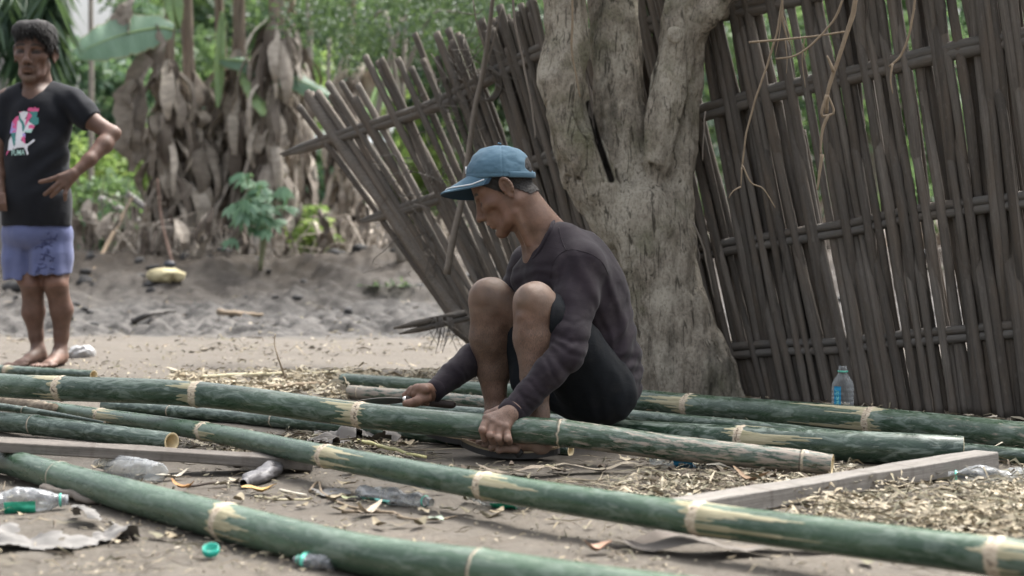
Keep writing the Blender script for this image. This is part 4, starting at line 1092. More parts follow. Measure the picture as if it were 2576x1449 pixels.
    for L_ in ([(1406, 572), (1412, 600), (1424, 630)], [(1385, 700), (1392, 660), (1424, 630), (1470, 634), (1510, 655), (1530, 690)]):
        pts = np.array([stick(u, v, 4.8, .0006) for u, v in spline([(u, v, 0) for u, v in L_], n=16)[0][:, :2]])
        V, F = tube(pts, .0009, 5); mk('seam', V, F, SHIRT, sh)
    for c, n, r in ((fo_near[-1][0], fo_near[-1][0] - fo_near[-2][0], R(36.8)), (fo_far[-1][0], fo_far[-1][0] - fo_far[-2][0], R(27))):
        n = n / np.linalg.norm(n); V, F = tube(np.array([c - n * .018, c - n * .012, c + n * .016, c + n * .022, c + n * .012]), [r * .99, r * 1.02, r * .99, r * .86, r * .72], 28, False); mk('cuff', V, F, SHIRT, sh)

    # --- shorts
    SHORT = cloth_mat('black_shorts', (.0045, .006, .008), (.011, .013, .016), 1200, .9, .004, .02, .06)
    S = Sculpt(); S.ell(P(1512, 982, 4.99), (.096, .165, .088), None, .03)
    S.chain(ch((1378, 800, 4.765, 66), (1440, 875, 4.82, 74), (1522, 985, 4.89, 82)), .02)
    S.chain(ch((1310, 830, 5.01, 62), (1380, 885, 5.04, 72), (1500, 985, 5.09, 80)), .02)
    S.cone(P(1310, 880, 4.99), P(1340, 950, 4.97), R(44), R(52), .03); S.cone(P(1420, 930, 4.83), P(1470, 1005, 4.88), R(54), R(54), .04)
    S.cone(P(1330, 960, 4.95), P(1440, 1000, 4.93), R(40), R(55), .03)
    S.half(P(1385, 780, 4.75), (-1, -.15, .08), .004) if False else None
    q0 = P(1386, 790, 4.72)
    def cutter(p):      # open leg of the near side: nothing left of the knee line, in front of the far leg
        near = (p[..., 1] - 4.90) * .8; left = (p[..., 0] - q0[0]) - (p[..., 2] - q0[2]) * .07
        return np.maximum(near, left)
    S._put(cutter, np.full(3, -99.), np.full(3, 99.), .003, '-')
    fx = P(1283, 818, 4.98); fn = np.array((-.85, -.1, .50))
    S._put(lambda p: -((p - fx) @ (fn / np.linalg.norm(fn))), np.full(3, -99.), np.full(3, 99.), .004, '-')
    S.cone(P(1343, 768, 4.74), P(1349, 950, 4.72), R(54), R(36), .003, '-')
    S.bump(lambda p: (fbm(p * np.array([16, 16, 10.]), 3, 31) - .5) * .012 + np.sin(p[..., 0] * 120 + p[..., 2] * 60 + 6 * vnoise(p * 10, 3)) * .0022 * np.exp(-((p - P(1530, 1000, 4.88)) ** 2).sum(-1) / .012))
    V, Q = S.mesh(.0034); st = mk('shorts', V, Q, SHORT, man)

    # --- flip-flops
    SOLE = simple('dark_rubber', (.028, .026, .025), .75, .5, 60, .002); FOOTBED = simple('tan_footbed', (.25, .19, .12), .8, .25, 60)
    STRAP = simple('woven_strap', (.022, .020, .019), .7, .4, 300, .001)
    for (heel, toe, w, lift, sd) in ((P(1406, 1140, 4.625), P(1163, 1128, 4.715), .050, .0, 1), (P(1300, 1120, 4.93), P(1068, 1102, 4.95), .050, .0, 2)):
        heel = heel.copy(); toe = toe.copy(); gh = float(gz(np.array([(heel[0] + toe[0]) / 2]), np.array([(heel[1] + toe[1]) / 2]))[0]); heel[2] = .014; toe[2] = .030
        x = toe - heel; Ln = np.linalg.norm(x[:2]); x = np.array((x[0], x[1], 0)) / Ln; y = np.array((-x[1], x[0], 0)); y = y if y[1] < 0 else -y
        n = 36; t = np.linspace(0, 1, n); half = w * np.clip(np.sin(PI * np.clip(t * .97 + .015, 0, 1)) ** .36, .25, 1) * (.80 + .22 * t); half[0] *= .75; half[-1] *= .8
        zc = .004 + .020 * (2 * np.abs(t - .42)) ** 2.2
        ctr = heel[None] * (1 - t[:, None]) + toe[None] * t[:, None]; ctr[:, 2] = zc + gh + .004
        out = np.concatenate([np.stack([ctr + y * half[:, None] + (0, 0, 0)], 0)[0], (ctr - y * half[:, None])[::-1]])
        def slab(z0, z1, mat, nm, par, sc=1.0):
            m_ = (out - np.concatenate([ctr, ctr[::-1]])) * sc + np.concatenate([ctr, ctr[::-1]]); k = len(m_)
            lo_ = m_ + (0, 0, z0); hi_ = m_ + (0, 0, z1); mid = np.concatenate([ctr, ctr[::-1]])
            Vv = np.vstack([lo_, hi_]); ii = np.arange(k); j2 = (ii + 1) % k
            side = np.stack([ii, j2, k + j2, k + ii], 1); h = np.arange(n - 1); topf = np.stack([k + h, k + h + 1, k + k - 2 - h, k + k - 1 - h], 1); botf = np.stack([h, k - 1 - h, k - 2 - h, h + 1], 1)
            return mk(nm, Vv, [side, topf, botf], mat, par, False)
        so_ = slab(0, .0155, SOLE, 'flip_flop', man); slab(.0157, .0205, FOOTBED, 'footbed', so_, 1.01)
        cpt = lambda tt, ss, z: heel * (1 - tt) + toe * tt + y * ss * w + np.array((0, 0, -(heel * (1 - tt) + toe * tt)[2] + z))
        for ss in (1, -1):
            pts = [cpt(.34, ss * .86, .018), cpt(.42, ss * .80, .042), cpt(.55, ss * .55, .062 if sd == 1 else .055), cpt(.68, ss * .16, .052), cpt(.76, -.12, .030)]
            C, _ = spline(pts, step=.006); V, F = tube(C, np.linspace(.013, .0075, len(C)), 10, True, .35)
            V2, F2 = tube(C, np.linspace(.0052, .004, len(C)), 8, True, 1.0)
            mb = MB(); mb.add(V, F); mb.add(V2, F2); mb.build('toe_strap', STRAP, so_)
    return H
HEAD1 = build_sitting()

# ------------------------------------------------------------------ the knife in his far hand
def build_knife():
    STEEL = simple('dark_steel', (.10, .095, .09), .42, .5, 60, .0008, metal=.8); HNDL = simple('dark_handle', (.030, .020, .016), .6, .5, 90, .001)
    BR = simple('bright_ferrule', (.55, .52, .47), .3, .2, 40, metal=1.0)
    c = P(1030, 1008, 4.835)
    k = thing('knife', c, 'knife with thin dark blade, bright ferrule and dark wooden handle in the far hand', 'knife')
    a, b = P(1018, 1007, 4.845), P(884, 1013, 4.80); n = 20; t = np.linspace(0, 1, n)[:, None]
    sp = a + (b - a) * t; up = np.array((0, -.25, 1)); up /= np.linalg.norm(up); wid = (.0065 + .004 * np.sin(PI * np.clip(t * 1.15, 0, 1))) * np.clip((1 - t) * 5, .06, 1)
    th = np.array((.03, .97, .25)) * .0014
    Vv = np.concatenate([sp + up * wid + th, sp - up * wid, sp + up * wid - th]); i = np.arange(n - 1)
    F = [np.stack([i, i + 1, n + i + 1, n + i], 1), np.stack([n + i, n + i + 1, 2 * n + i + 1, 2 * n + i], 1), np.stack([2 * n + i, 2 * n + i + 1, i + 1, i], 1)]
    mk('blade', Vv, F, STEEL, k, False)
    V, F = tube(np.array([P(1022, 1006, 4.845), P(1016, 1006, 4.845), P(1012, 1006, 4.845)]), [.0115, .0105, .007], 14); mk('ferrule', V, F, BR, k)
    C, s = spline([P(1020, 1006, 4.845), P(1060, 1008, 4.86), P(1120, 1017, 4.885), P(1146, 1019, 4.895)], step=.006); r = np.full(len(s), .0125); r[-3:] = (.0125, .011, .006); r *= 1 + .12 * np.sin(s / s[-1] * 5)
    V, F = tube(C, r, 14, True, .75); mk('handle', V, F, HNDL, k)
build_knife()
# ------------------------------------------------------------------ the standing man
def build_standing():
    D = 7.72; R = lambda px, d=D: px * d / FPX
    base = P(115, 920, D); base[2] = 0
    man = thing('person', base, 'barefoot man standing with a hand on his hip, black printed t-shirt and blue shorts', 'person')
    def ch(*pts): return [(P(u, v, d), R(r)) for u, v, d, r in pts]
    H = Head(P(87, 137, D), (-.02, -1, -.10), (.03, -.08, 1), 1.10)
    # --- body
    S = Sculpt(); H.sculpt(S, .82)
    S.chain([(P(90, 165, D + .03), R(34)), (P(94, 215, D + .06), R(34)), (P(95, 245, D + .05), R(50))], .03)
    S.chain([(P(78, 200, D - .03), R(16)), (P(74, 240, D - .03), R(16))], .03)
    S.ell(P(95, 300, D + .02), (R(80), .10, R(75)), None, .04); S.ell(P(92, 430, D), (R(74), .11, R(110)), None, .04); S.ell(P(92, 560, D), (R(74), .115, R(60)), None, .03)
    # his left arm, hand on hip
    S.chain(ch((180, 252, D, 22), (228, 302, D - .02, 22), (280, 336, D - .05, 20)), .02)
    S.chain(ch((280, 336, D - .05, 19), (262, 364, D - .09, 21), (225, 402, D - .16, 16), (190, 434, D - .20, 13)), .02)
    S.ell(P(292, 335, D - .045), (R(11), .02, R(11)), None, .02)
    w = P(190, 434, D - .20)
    kn = [P(150, 444, D - .235), P(152, 456, D - .235), P(158, 466, D - .232), P(168, 472, D - .225)]
    fin = [[(128, 452, D - .24), (101, 458, D - .225)], [(133, 473, D - .245), (113, 489, D - .225)], [(143, 481, D - .24), (129, 494, D - .225)], [(164, 488, D - .235), (164, 503, D - .22)]]
    for q, f, r in zip(kn, fin, (6.2, 6.2, 5.8, 5.2)):
        S.cone(w + (q - w) * .2, q, R(11), R(7.2), .012)
        S.chain([(q, R(r + .6)), (P(*f[0]), R(r)), (P(*f[1]), R(r - .9))], .003)
    # his right arm at the picture's edge
    S.chain(ch((22, 250, D + .02, 30), (0, 330, D, 25), (-10, 395, D - .03, 20)), .02); S.chain(ch((-10, 395, D - .03, 20), (-6, 440, D - .07, 17), (-2, 465, D - .1, 13)), .02)
    w2 = P(-2, 470, D - .1); S.cone(w2, P(2, 492, D - .12), R(14), R(12), .01)
    for i in range(4): S.chain([(P(-6 + i * 5, 490, D - .10 - .02 * i), R(5.5)), (P(-4 + i * 5, 512, D - .11 - .02 * i), R(5)), (P(0 + i * 5, 528, D - .10 - .02 * i), R(4))], .003)
    # legs
    for pts in (((58, 600, D + .03, 44), (74, 690, D + .01, 34), (82, 722, D, 27), (84, 785, D + .02, 27.5), (91, 845, D + .03, 17), (96, 884, D + .03, 15)),
                ((132, 600, D + .03, 45), (138, 690, D, 33), (141, 718, D - .02, 28), (155, 780, D + .01, 27.5), (154, 845, D + .02, 17.5), (152, 886, D + .02, 15))):
        S.chain(ch(*pts), .02)
    S.ell(P(80, 716, D - .035), (R(17), .03, R(18)), None, .03); S.ell(P(137, 711, D - .055), (R(18), .03, R(18)), None, .03)
    for (hu, hv, tu, tv, dd) in ((100, 912, 50, 922, .0), (152, 914, 122, 932, -.02)):
        h = P(hu, hv, D + .04 + dd); h[2] = .028; t = P(tu, tv, D - .12 + dd); t[2] = .016
        S.ell(h, (R(17), .03, .028), None, .02); S.cone(h + (0, 0, .01), t, R(17), R(15), .02, '+', (0, 0, 1), .75)
        S.cone(P(hu - 3, hv - 28, D + .02 + dd), (h + t) / 2 + (0, 0, .02), R(16), R(11), .03)
        for i in range(5):
            a = t + np.array((-.045 + .020 * i, -.004 - .008 * (2 - abs(2 - i)), 0)); b = a + np.array((-.018, -.035 + .004 * i, -.004)); S.cone(a, b, .0105 - .0008 * i, .009 - .0008 * i, .004)
    V, Q = S.mesh(.0042, .015); V = relax(V, Q, 1, .3)
    pv = CV - (V[:, 2] - CAMH) / V[:, 1] * FPX; pu = CU + V[:, 0] / V[:, 1] * FPX
    dk, lips = H.masks(V); q = H.loc(V); dk = np.maximum(dk, (q[:, 0] > .05) * np.clip(1.5 - np.hypot((np.abs(q[:, 1]) - .032) / .018, (q[:, 2] - .012) / .0085), 0, 1))  # dark eyes, with the shadow of the sockets painted in around them
    beard = .62 * np.clip(1.4 - np.linalg.norm((q - (.078, 0, -.088)) / (.045, .040, .030), axis=1), 0, 1) * (q[:, 2] < -.05)
    must = .62 * np.clip(1.5 - np.linalg.norm((q - (.095, 0, -.049)) / (.022, .037, .008), axis=1), 0, 1)
    grey = .9 * np.clip(1.3 - np.linalg.norm((q - (.085, 0, -.098)) / (.03, .026, .016), axis=1), 0, 1)
    SK = skin_mat('tanned_skin', (.085, .046, .032), (.155, .089, .064), (.165, .083, .06))
    mk('body', V, Q, SK, man, True, dict(darkskin=np.clip(np.maximum(dk, np.maximum(must, beard)) * (1 - grey * .8), 0, 1), hairy=(pv > 720) * .4, dust=np.clip(np.maximum(grey * .8 * (q[:, 2] < -.05), (pv > 880) * .35), 0, 1), warm=np.clip(lips * .3 + (pv > 890) * .5 + (pv < 720) * (pv > 560) * .3, 0, 1)))

    # --- thick combed hair
    fuzz('hair', V, Q, np.clip((q[:, 2] - (.084 + .022 * (vnoise(V * 40, 3) - .5) - 1.6 * np.maximum(.07 - q[:, 0], 0) * (np.abs(q[:, 1]) > .055) * .55)) / .01 + .5, 0, 1) * (np.linalg.norm(q, axis=1) < .17), simple('short_hair', (.030, .027, .026), .7, .6, 80), man, .004, 2, 90)
    HG = simple('grizzled_hair', (.010, .009, .009), .75, .5, 14, .002, spec=.25, c2=(.040, .037, .036))
    S = Sculpt(); S.ell(H.p(-.010, 0, .060), H.r(.106, .080, .084), H.R, 0); S.ell(H.p(.045, .030, .108), H.r(.056, .05, .036), H.R, .02); S.ell(H.p(.050, -.030, .102), H.r(.050, .045, .036), H.R, .02); S.ell(H.p(.02, .07, .07), H.r(.05, .022, .05), H.R, .02)
    S.ell(H.p(.100, .004, .020), H.r(.058, .068, .062), H.R, .004, '-'); S.half(H.p(-.04, 0, -.020), H.R @ np.array((.1, 0, -1)), .01)
    S.ell(H.p(.06, 0, -.06), H.r(.11, .12, .052), H.R, .008, '-')
    for q_ in (1, -1): S.ell(H.p(.006, q_ * .088, -.004), H.r(.022, .018, .036), H.R, .006, '-')
    def cl(p):
        q = H.loc(p); return (fbm(np.stack([q[..., 0] * 14, q[..., 1] * 46, q[..., 2] * 14], -1), 3, 4) - .5) * .018
    S.bump(cl); V, Q = S.mesh(.0042); mb = MB(); mb.add(V, Q); r3 = np.random.default_rng(6); n = 3800; i = r3.integers(0, len(V), n); p0 = V[i]; q0 = H.loc(p0)
    nrm = p0 - H.p(-.01, 0, .04); nrm /= np.linalg.norm(nrm, axis=1)[:, None]; sw = H.R @ np.array((.55, .45, -.55)); dr = sw[None] * .9 + nrm * r3.uniform(.05, .35, n)[:, None] + r3.normal(0, .15, (n, 3)); dr /= np.linalg.norm(dr, axis=1)[:, None]
    L_ = r3.uniform(.025, .060, n)[:, None]; sd = np.cross(dr, nrm); sd /= np.linalg.norm(sd, axis=1)[:, None] + 1e-9; st = np.stack([p0 + sd * .0016, p0 - sd * .0016, p0 + dr * L_ - nrm * L_ * .25], 1).reshape(-1, 3); mb.add(st, np.arange(3 * n).reshape(n, 3))
    mb.build('hair', HG, man)

    # --- t-shirt
    TEE = cloth_mat('black_tee', (.0075, .0085, .012), (.014, .016, .021), 700, .9, .004, .08)
    S = Sculpt()
    S.ell(P(98, 300, D + .02), (R(86), .115, R(82)), None, .05); S.ell(P(92, 400, D - .005), (R(82), .125, R(110)), None, .05)
    S.ell(P(91, 490, D - .01), (R(82), .135, R(110)), None, .04); S.cone(P(92, 520, D - .005), P(93, 585, D), R(82), R(84), .04, '+', (0, 1, 0), .82)
    S.half(P(92, 566, D), (-.01, 0, -1), .006)
    S.cone(P(60, 240, D + .03), P(30, 262, D + .02), R(34), R(32), .04); S.cone(P(125, 228, D + .04), P(178, 258, D + .01), R(28), R(34), .04)
    S.chain(ch((178, 255, D + .005, 35), (208, 282, D - .01, 33), (232, 307, D - .025, 30)), .03)
    S.chain(ch((24, 256, D + .02, 33), (8, 310, D + .01, 30), (2, 338, D, 28)), .03)
    S.chain([(P(91, 195, D + .04), R(40)), (P(86, 222, D + .0), R(32)), (P(73, 236, D - .07), R(13))], .006, '-')
    S.half(P(231, 306, D - .03), P(262, 330, D - .04) - P(205, 280, D - .02), .004) if False else None
    en = P(282, 336, D - .05) - P(200, 268, D); en /= np.linalg.norm(en); ep = P(230, 305, D - .03)
    S._put(lambda p: np.maximum(-((p - ep) @ en), (p[..., 0] * -1 + P(200, 0, D)[0])), np.full(3, -99.), np.full(3, 99.), .003, '-')
    def fold(p):
        g = (fbm(p * np.array([9, 9, 6.]), 3, 14) - .5) * .018
        a = np.sin((p @ np.array((.55, 0, -.83))) * 75 + 5 * vnoise(p * 7, 2)) * .0055 * np.exp(-((p - P(170, 400, D - .1)) ** 2).sum(-1) / .03)
        b = np.sin((p @ np.array((.75, 0, .66))) * 90 + 4 * vnoise(p * 8, 3)) * .004 * np.exp(-((p - P(185, 290, D)) ** 2).sum(-1) / .012)
        return g + a + b
    S.bump(fold); V, Q = S.mesh(.0045); tee = mk('t_shirt', V, Q, TEE, man)
    bv = BVHTree.FromPolygons([Vector(v) for v in V], [tuple(int(i) for i in q) for q in Q])
    # printed design: flat coloured shapes lying on the cloth
    ink = {n: simple('print_' + n, c, .7, .08) for n, c in dict(pink=(.62, .10, .25), white=(.66, .66, .70), teal=(.045, .21, .20), lilac=(.36, .30, .62), mint=(.40, .62, .56)).items()}
    cm = lambda L: [(x / 9.824, 254.9 + y / 9.824) for x, y in L]           # from the close-up to the picture
    shapes = [('lilac', [(215, 500), (330, 390), (400, 700), (330, 790), (160, 770)]), ('pink', [(240, 470), (340, 365), (410, 345), (470, 460), (360, 560), (365, 740), (230, 760)]),
              ('white', [(375, 470), (640, 420), (700, 500), (840, 600), (790, 700), (600, 760), (560, 900), (470, 1000), (350, 980), (350, 800), (500, 700), (370, 700)]),
              ('pink', [(415, 250), (520, 240), (600, 330), (440, 300)]), ('white', [(430, 270), (540, 235), (650, 250), (620, 360), (560, 440), (500, 465), (450, 400)]),
              ('teal', [(410, 340), (440, 320), (470, 420), (540, 490), (600, 620), (560, 760), (530, 720), (500, 560), (410, 430)]),
              ('pink', [(630, 230), (660, 150), (740, 140), (790, 165), (810, 120), (860, 165), (920, 160), (910, 240), (780, 250)]),
              ('pink', [(650, 260), (880, 240), (800, 320), (720, 400), (600, 620), (590, 540)]), ('teal', [(680, 250), (890, 235), (870, 380), (920, 400), (925, 550), (850, 585), (760, 540), (700, 470), (760, 340), (830, 290), (700, 280)]),
              ('pink', [(690, 590), (760, 565), (840, 610), (820, 670), (690, 660)]), ('mint', [(600, 720), (800, 690), (760, 780), (600, 760)]), ('lilac', [(540, 790), (620, 800), (630, 900), (560, 880)]),
              ('pink', [(520, 900), (610, 850), (635, 1050), (560, 1000)]), ('teal', [(210, 780), (330, 760), (350, 900), (380, 1000), (320, 1110), (260, 960)]),
              ('white', [(215, 850), (260, 950), (320, 1120), (290, 1200), (140, 1210), (150, 960)]), ('pink', [(110, 1230), (190, 1200), (130, 1290), (80, 1350)]),
              ('white', [(350, 980), (470, 930), (620, 1040), (690, 1060), (830, 935), (862, 960), (840, 1000), (700, 1110), (690, 1190), (730, 1300), (690, 1335), (655, 1230), (600, 1140), (450, 1080), (420, 1150), (330, 1190), (310, 1130), (370, 1060)])]
    o0 = Vector((float(P(85, 330, D)[0]) , D - 2.0, float(P(85, 330, D)[2])))
    def project(pts, lay):
        out = []
        for u, v in pts:
            a = P(u, v, D - .12); h = bv.ray_cast(Vector((a[0], D - 1.0, a[2])), Vector((0, 1, 0)), 3)
            out.append(np.array(h[0]) + (0, -.0015 - .0005 * lay, 0) if h[0] else None)
        return out
    pr = None; mb = MB(); mats = list(ink.values()); names = list(ink)
    for k, (c, L) in enumerate(shapes):
        bm = bmesh.new(); vs = [bm.verts.new((x, y, 0)) for x, y in cm(L)]; bm.faces.new(vs)
        bmesh.ops.triangulate(bm, faces=bm.faces[:])
        for _ in range(3): bmesh.ops.subdivide_edges(bm, edges=[e for e in bm.edges if e.calc_length() > 2.2], cuts=1)
        bmesh.ops.triangulate(bm, faces=bm.faces[:]); bm.verts.index_update()
        pp = project([(v.co.x, v.co.y) for v in bm.verts], k * .35)
        F = [[v.index for v in f.verts] for f in bm.faces if all(pp[v.index] is not None for v in f.verts)]
        vv = np.array([p if p is not None else np.zeros(3) for p in pp]); mb.add(vv, np.array(F), names.index(c)); bm.free()
    # the word under the leaping cat
    tc = bpy.data.curves.new('txt', 'FONT'); tc.body = 'PUMA'; tc.offset = .012; to = bpy.data.objects.new('txt', tc); COL.objects.link(to)
    bpy.context.view_layer.update(); dg = bpy.context.evaluated_depsgraph_get(); tm = bpy.data.meshes.new_from_object(to.evaluated_get(dg))
    co = np.array([v.co[:2] for v in tm.vertices]); lo, hi = co.min(0), co.max(0); co = (co - lo) / (hi - lo)
    uv = [(27.5 + 37 * x, 391.5 - 14.5 * y - 1.2 * x) for x, y in co]; pp = project(uv, 9)
    Ft = [list(p.vertices) for p in tm.polygons if all(pp[i] is not None for i in p.vertices)]
    tri = np.array([(f[0], f[i], f[i + 1]) for f in Ft for i in range(1, len(f) - 1)])
    mb.add(np.array([p if p is not None else np.zeros(3) for p in pp]), tri, names.index('mint'))
    bpy.data.objects.remove(to); bpy.data.curves.remove(tc); bpy.data.meshes.remove(tm)
    mb.build('shirt_print', None, tee, False, mats)

    # --- blue shorts
    BL = cloth_mat('blue_shorts', (.095, .112, .225), (.135, .157, .295), 600, .85, .004, .15)
    S = Sculpt(); S.ell(P(93, 585, D + .01), (R(85), .135, R(55)), None, .03)
    S.chain(ch((56, 590, D + .02, 46), (45, 650, D + .0, 36), (46, 715, D - .01, 34)), .03); S.chain(ch((70, 600, D + .02, 46), (70, 660, D + .02, 38), (72, 715, D + .01, 36)), .03)
    S.chain(ch((128, 590, D + .01, 50), (124, 640, D - .01, 52), (120, 700, D - .03, 48)), .014); S.chain(ch((134, 600, D + .01, 46), (140, 650, D + .02, 42), (141, 700, D + .02, 40)), .03)
    S.cone(P(66, 612, D - .145), P(61, 720, D - .115), R(3), R(7), .03, '-'); S.cone(P(60, 640, D - .10), P(60, 720, D - .10), R(1.5), R(4), .012, '-')
    S._put(lambda p: np.maximum(p[..., 2] - P(0, 691, D)[2] - (p[..., 0] - P(110, 0, D)[0]) * .03, P(65, 0, D)[0] + (p[..., 1] - D) * .0 - p[..., 0] + 0.0) , np.full(3, -99.), np.full(3, 99.), .004, '-')
    S.half(P(93, 704, D), (-.02, 0, -1), .004); S.half(P(93, 562, D), (0, 0, 1), .004)
    S.bump(lambda p: (fbm(p * np.array([14, 14, 4.]), 3, 41) - .5) * .016 + np.sin(p[..., 0] * 95 + 4 * vnoise(p * 8, 9)) * .0035 * np.clip((P(0, 600, D)[2] - p[..., 2]) / .1, 0, 1))
    V, Q = S.mesh(.0045); sh = mk('shorts', V, Q, BL, man)
    # creased embroidery down the side of the shorts
    bv2 = BVHTree.FromPolygons([Vector(v) for v in V], [tuple(int(i) for i in q) for q in Q]); mb = MB(); rr = np.random.default_rng(4)
    for k in range(22):
        u, v = 132 + rr.normal(0, 9) - (k - 11) * .9, 585 + k * 4.4; pts = []
        for q in range(5):
            h = bv2.ray_cast(Vector((P(u, v, D)[0], D - 1, P(u, v, D)[2])), Vector((0, 1, 0)), 3)
            if h[0]: pts.append(np.array(h[0]) + (0, -.001, 0))
            u += rr.normal(0, 5); v += rr.normal(1, 3)
        if len(pts) > 2: V_, F_ = twig(pts, .003, .002, .006, 5); mb.add(V_, F_)
    mb.build('embroidery', simple('navy_thread', (.045, .055, .14), .8, .3), sh)
build_standing()
# ------------------------------------------------------------------ what grows and stands beyond the mud
def zg(u, d): return float(gz(np.array([(u - CU) / FPX * d]), np.array([d]))[0])
def foot(u, d): p = P(u, 0, d); p[2] = zg(u, d); return p

def crown_mesh(c, r, n, size, seed, clumps=46, asp=.5, droop=.35, shell=.45):
    rr = np.random.default_rng(seed); d = rr.normal(size=(clumps, 3)); d /= np.linalg.norm(d, axis=1)[:, None]
    cc = np.asarray(c) + d * np.asarray(r) * (shell + (1 - shell) * rr.uniform(0, 1, clumps) ** .5)[:, None]
    return leaves(n, cc, float(np.mean(r)) * .30, size, seed + 1, droop, asp)

GL = [leafy('leaf_mid', (.045, .098, .047), (.175, .275, .12), .45), leafy('leaf_dark', (.016, .045, .026), (.062, .115, .058), .3),
      leafy('leaf_bright', (.14, .25, .07), (.40, .50, .15), .5), leafy('leaf_blue', (.055, .125, .080), (.18, .29, .17), .4)]
TRUNKM = simple('pale_trunk', (.25, .225, .19), .85, .3, 12, .004)

def bg_tree(u, v, d, rx, rz, mat, label, n=2600, size=.16, seed=0, name='tree', cat='tree', group='trees beyond the mud bank', stems=1, ry=None, asp=.5, clumps=46):
    c = P(u, v, d); b = foot(u, d); root = thing(name, b, label, cat, group)
    rr = np.random.default_rng(seed); mb = MB()
    for k in range(stems):
        o = np.array((rr.normal(0, .12), rr.normal(0, .1), 0)) * (k > 0)
        V, F = twig([b + o, b + o * 2 + (c - b) * .5 + (rr.normal(0, .1), 0, 0), c + o * 3], .025 + .02 * rz, .02, .1, 8); mb.add(V, F)
    for k in range(5):
        q = c + rr.normal(0, .35, 3) * (rx, rx, rz); V, F = twig([b + (c - b) * rr.uniform(.5, .8), (q + c) / 2, q], .025, .008, .1, 6); mb.add(V, F)
    mb.build('trunk', TRUNKM, root)
    V, F, var = crown_mesh(c, (rx, ry or rx * .8, rz), n, size, seed, clumps, asp)
    if b[2] > 0: V[:, 2] = np.maximum(V[:, 2], b[2] + .02)
    mk('crown', V, F, GL[mat], root, False, dict(var=var))
    return root
T_ = [  # u, v, d, rx, rz, material, label
    (0, 420, 27, 1.5, 1.6, 0, 'mid green leafy tree behind the standing man at the left edge', 3000, .2),
    (255, 265, 27, 1.05, 1.0, 3, 'bluish green bushy tree left of the big banana leaf', 3000, .17),
    (345, 120, 29, .55, .75, 3, 'small bluish tree top beside the bright patch of sky', 1500, .17),
    (285, 440, 21, .75, .55, 2, 'bright yellow green bush lit by the sky, left of the banana plants', 2600, .12),
    (560, 330, 29, 2.0, 1.6, 0, 'broad green tree seen between the dead banana stems', 4200, .2),
    (520, 60, 31, 1.9, 1.0, 1, 'dark tree top above the banana stems', 3000, .22),
    (800, 200, 30, 1.6, 1.5, 0, 'green tree behind the pale slim trunk', 3600, .2),
    (770, 480, 26, 1.3, .7, 3, 'low bluish green bush behind the right banana plants', 2600, .16),
    (960, 330, 28, 1.3, 1.7, 2, 'light green tree seen through the open fence end', 3600, .18),
    (1130, 120, 26, 1.5, 1.2, 1, 'dark green tree rising above the leaning fence top', 3600, .18),
    (1120, 430, 30, 1.7, 1.3, 0, 'green tree behind the fallen end of the fence', 3200, .2),
    (1330, 300, 27, 1.6, 2.0, 1, 'dark leafy tree hidden behind the fence left of the forked tree', 2800, .2),
    (1620, 250, 25, 1.9, 2.2, 1, 'dark tree showing in the fork gap', 2600, .22),
    (1950, 300, 22, 1.6, 1.8, 1, 'dark leafy tree behind the right half of the fence', 3000, .2),
    (2230, 160, 19, 1.2, 1.3, 0, 'green tree glimpsed through the upper right fence gaps', 2800, .18),
    (2480, 200, 21, 1.3, 1.5, 3, 'pale bluish green tree behind the fence at the right edge', 2800, .18),
    (2330, 520, 24, 1.5, .6, 0, 'low green bush seen through the right fence rails', 2000, .18),
]
for k, t in enumerate(T_):
    bg_tree(t[0], t[1], t[2], t[3], t[4], t[5], t[6], t[7], t[8], seed=60 + k * 3, stems=2)
bg_tree(1010, 40, 13.5, 1.05, .42, 1, 'dark feathery low branch tree hanging over the gap at top centre', 5200, .06, 201, asp=.34, clumps=70)
bg_tree(2310, 855, 13.5, .28, .26, 0, 'small green weed behind the foot of the fence at right', 420, .10, 205, 'shrub', 'shrub', 'low weeds on the bank')
bg_tree(975, 742, 12.9, .22, .10, 0, 'tiny green weed on the mud bank before the fallen fence', 200, .06, 207, 'shrub', 'shrub', 'low weeds on the bank')
bg_tree(785, 590, 14.6, .17, .24, 2, 'yellow green weed between the dead banana stems', 330, .09, 209, 'shrub', 'shrub', 'low weeds on the bank')
bg_tree(255, 600, 15.2, .28, .34, 3, 'dark low plant behind the leaning pole', 500, .11, 211, 'shrub', 'shrub', 'low weeds on the bank')
bg_tree(265, 520, 17.5, .5, .28, 0, 'leafy green bush behind the fallen branches', 1100, .11, 213, 'shrub', 'shrub', 'low weeds on the bank')

# a far wood closing the view
def far_wood():
    rr = np.random.default_rng(77); C = []
    for k in range(230):
        u = rr.uniform(-900, 3500); d = rr.uniform(34, 46); v = rr.uniform(-60, 470)
        if 130 < u < 290 and v < 190: continue
        if 520 < u < 620 and v < 60: continue
        C.append(P(u, v, d))
    V, F, var = leaves(26000, np.array(C), 1.5, .42, 5, .3, .6)
    c4 = V.reshape(-1, 4, 3).mean(1); uu = CU + c4[:, 0] / c4[:, 1] * FPX; vv = CV - (c4[:, 2] - CAMH) / c4[:, 1] * FPX; nz = vnoise(np.stack([uu / 30, vv / 30, 0 * uu], -1), 3) * 60
    gap = ((uu > 140 + nz * .6) & (uu < 330 - nz) & (vv < 200 - nz)) | ((uu > 520 + nz * .5) & (uu < 640 - nz * .5) & (vv < 70 - nz * .5)) | (vnoise(np.stack([uu / 26, vv / 26, 0 * uu + 7], -1), 9) > .86) & (vv < 330); F = F[~gap]
    o = mk('far_wood', V, F, GL[0], None, False, dict(var=var)); tag(o, 'hazy green wood closing the view behind everything', 'wood', kind='stuff')
far_wood()

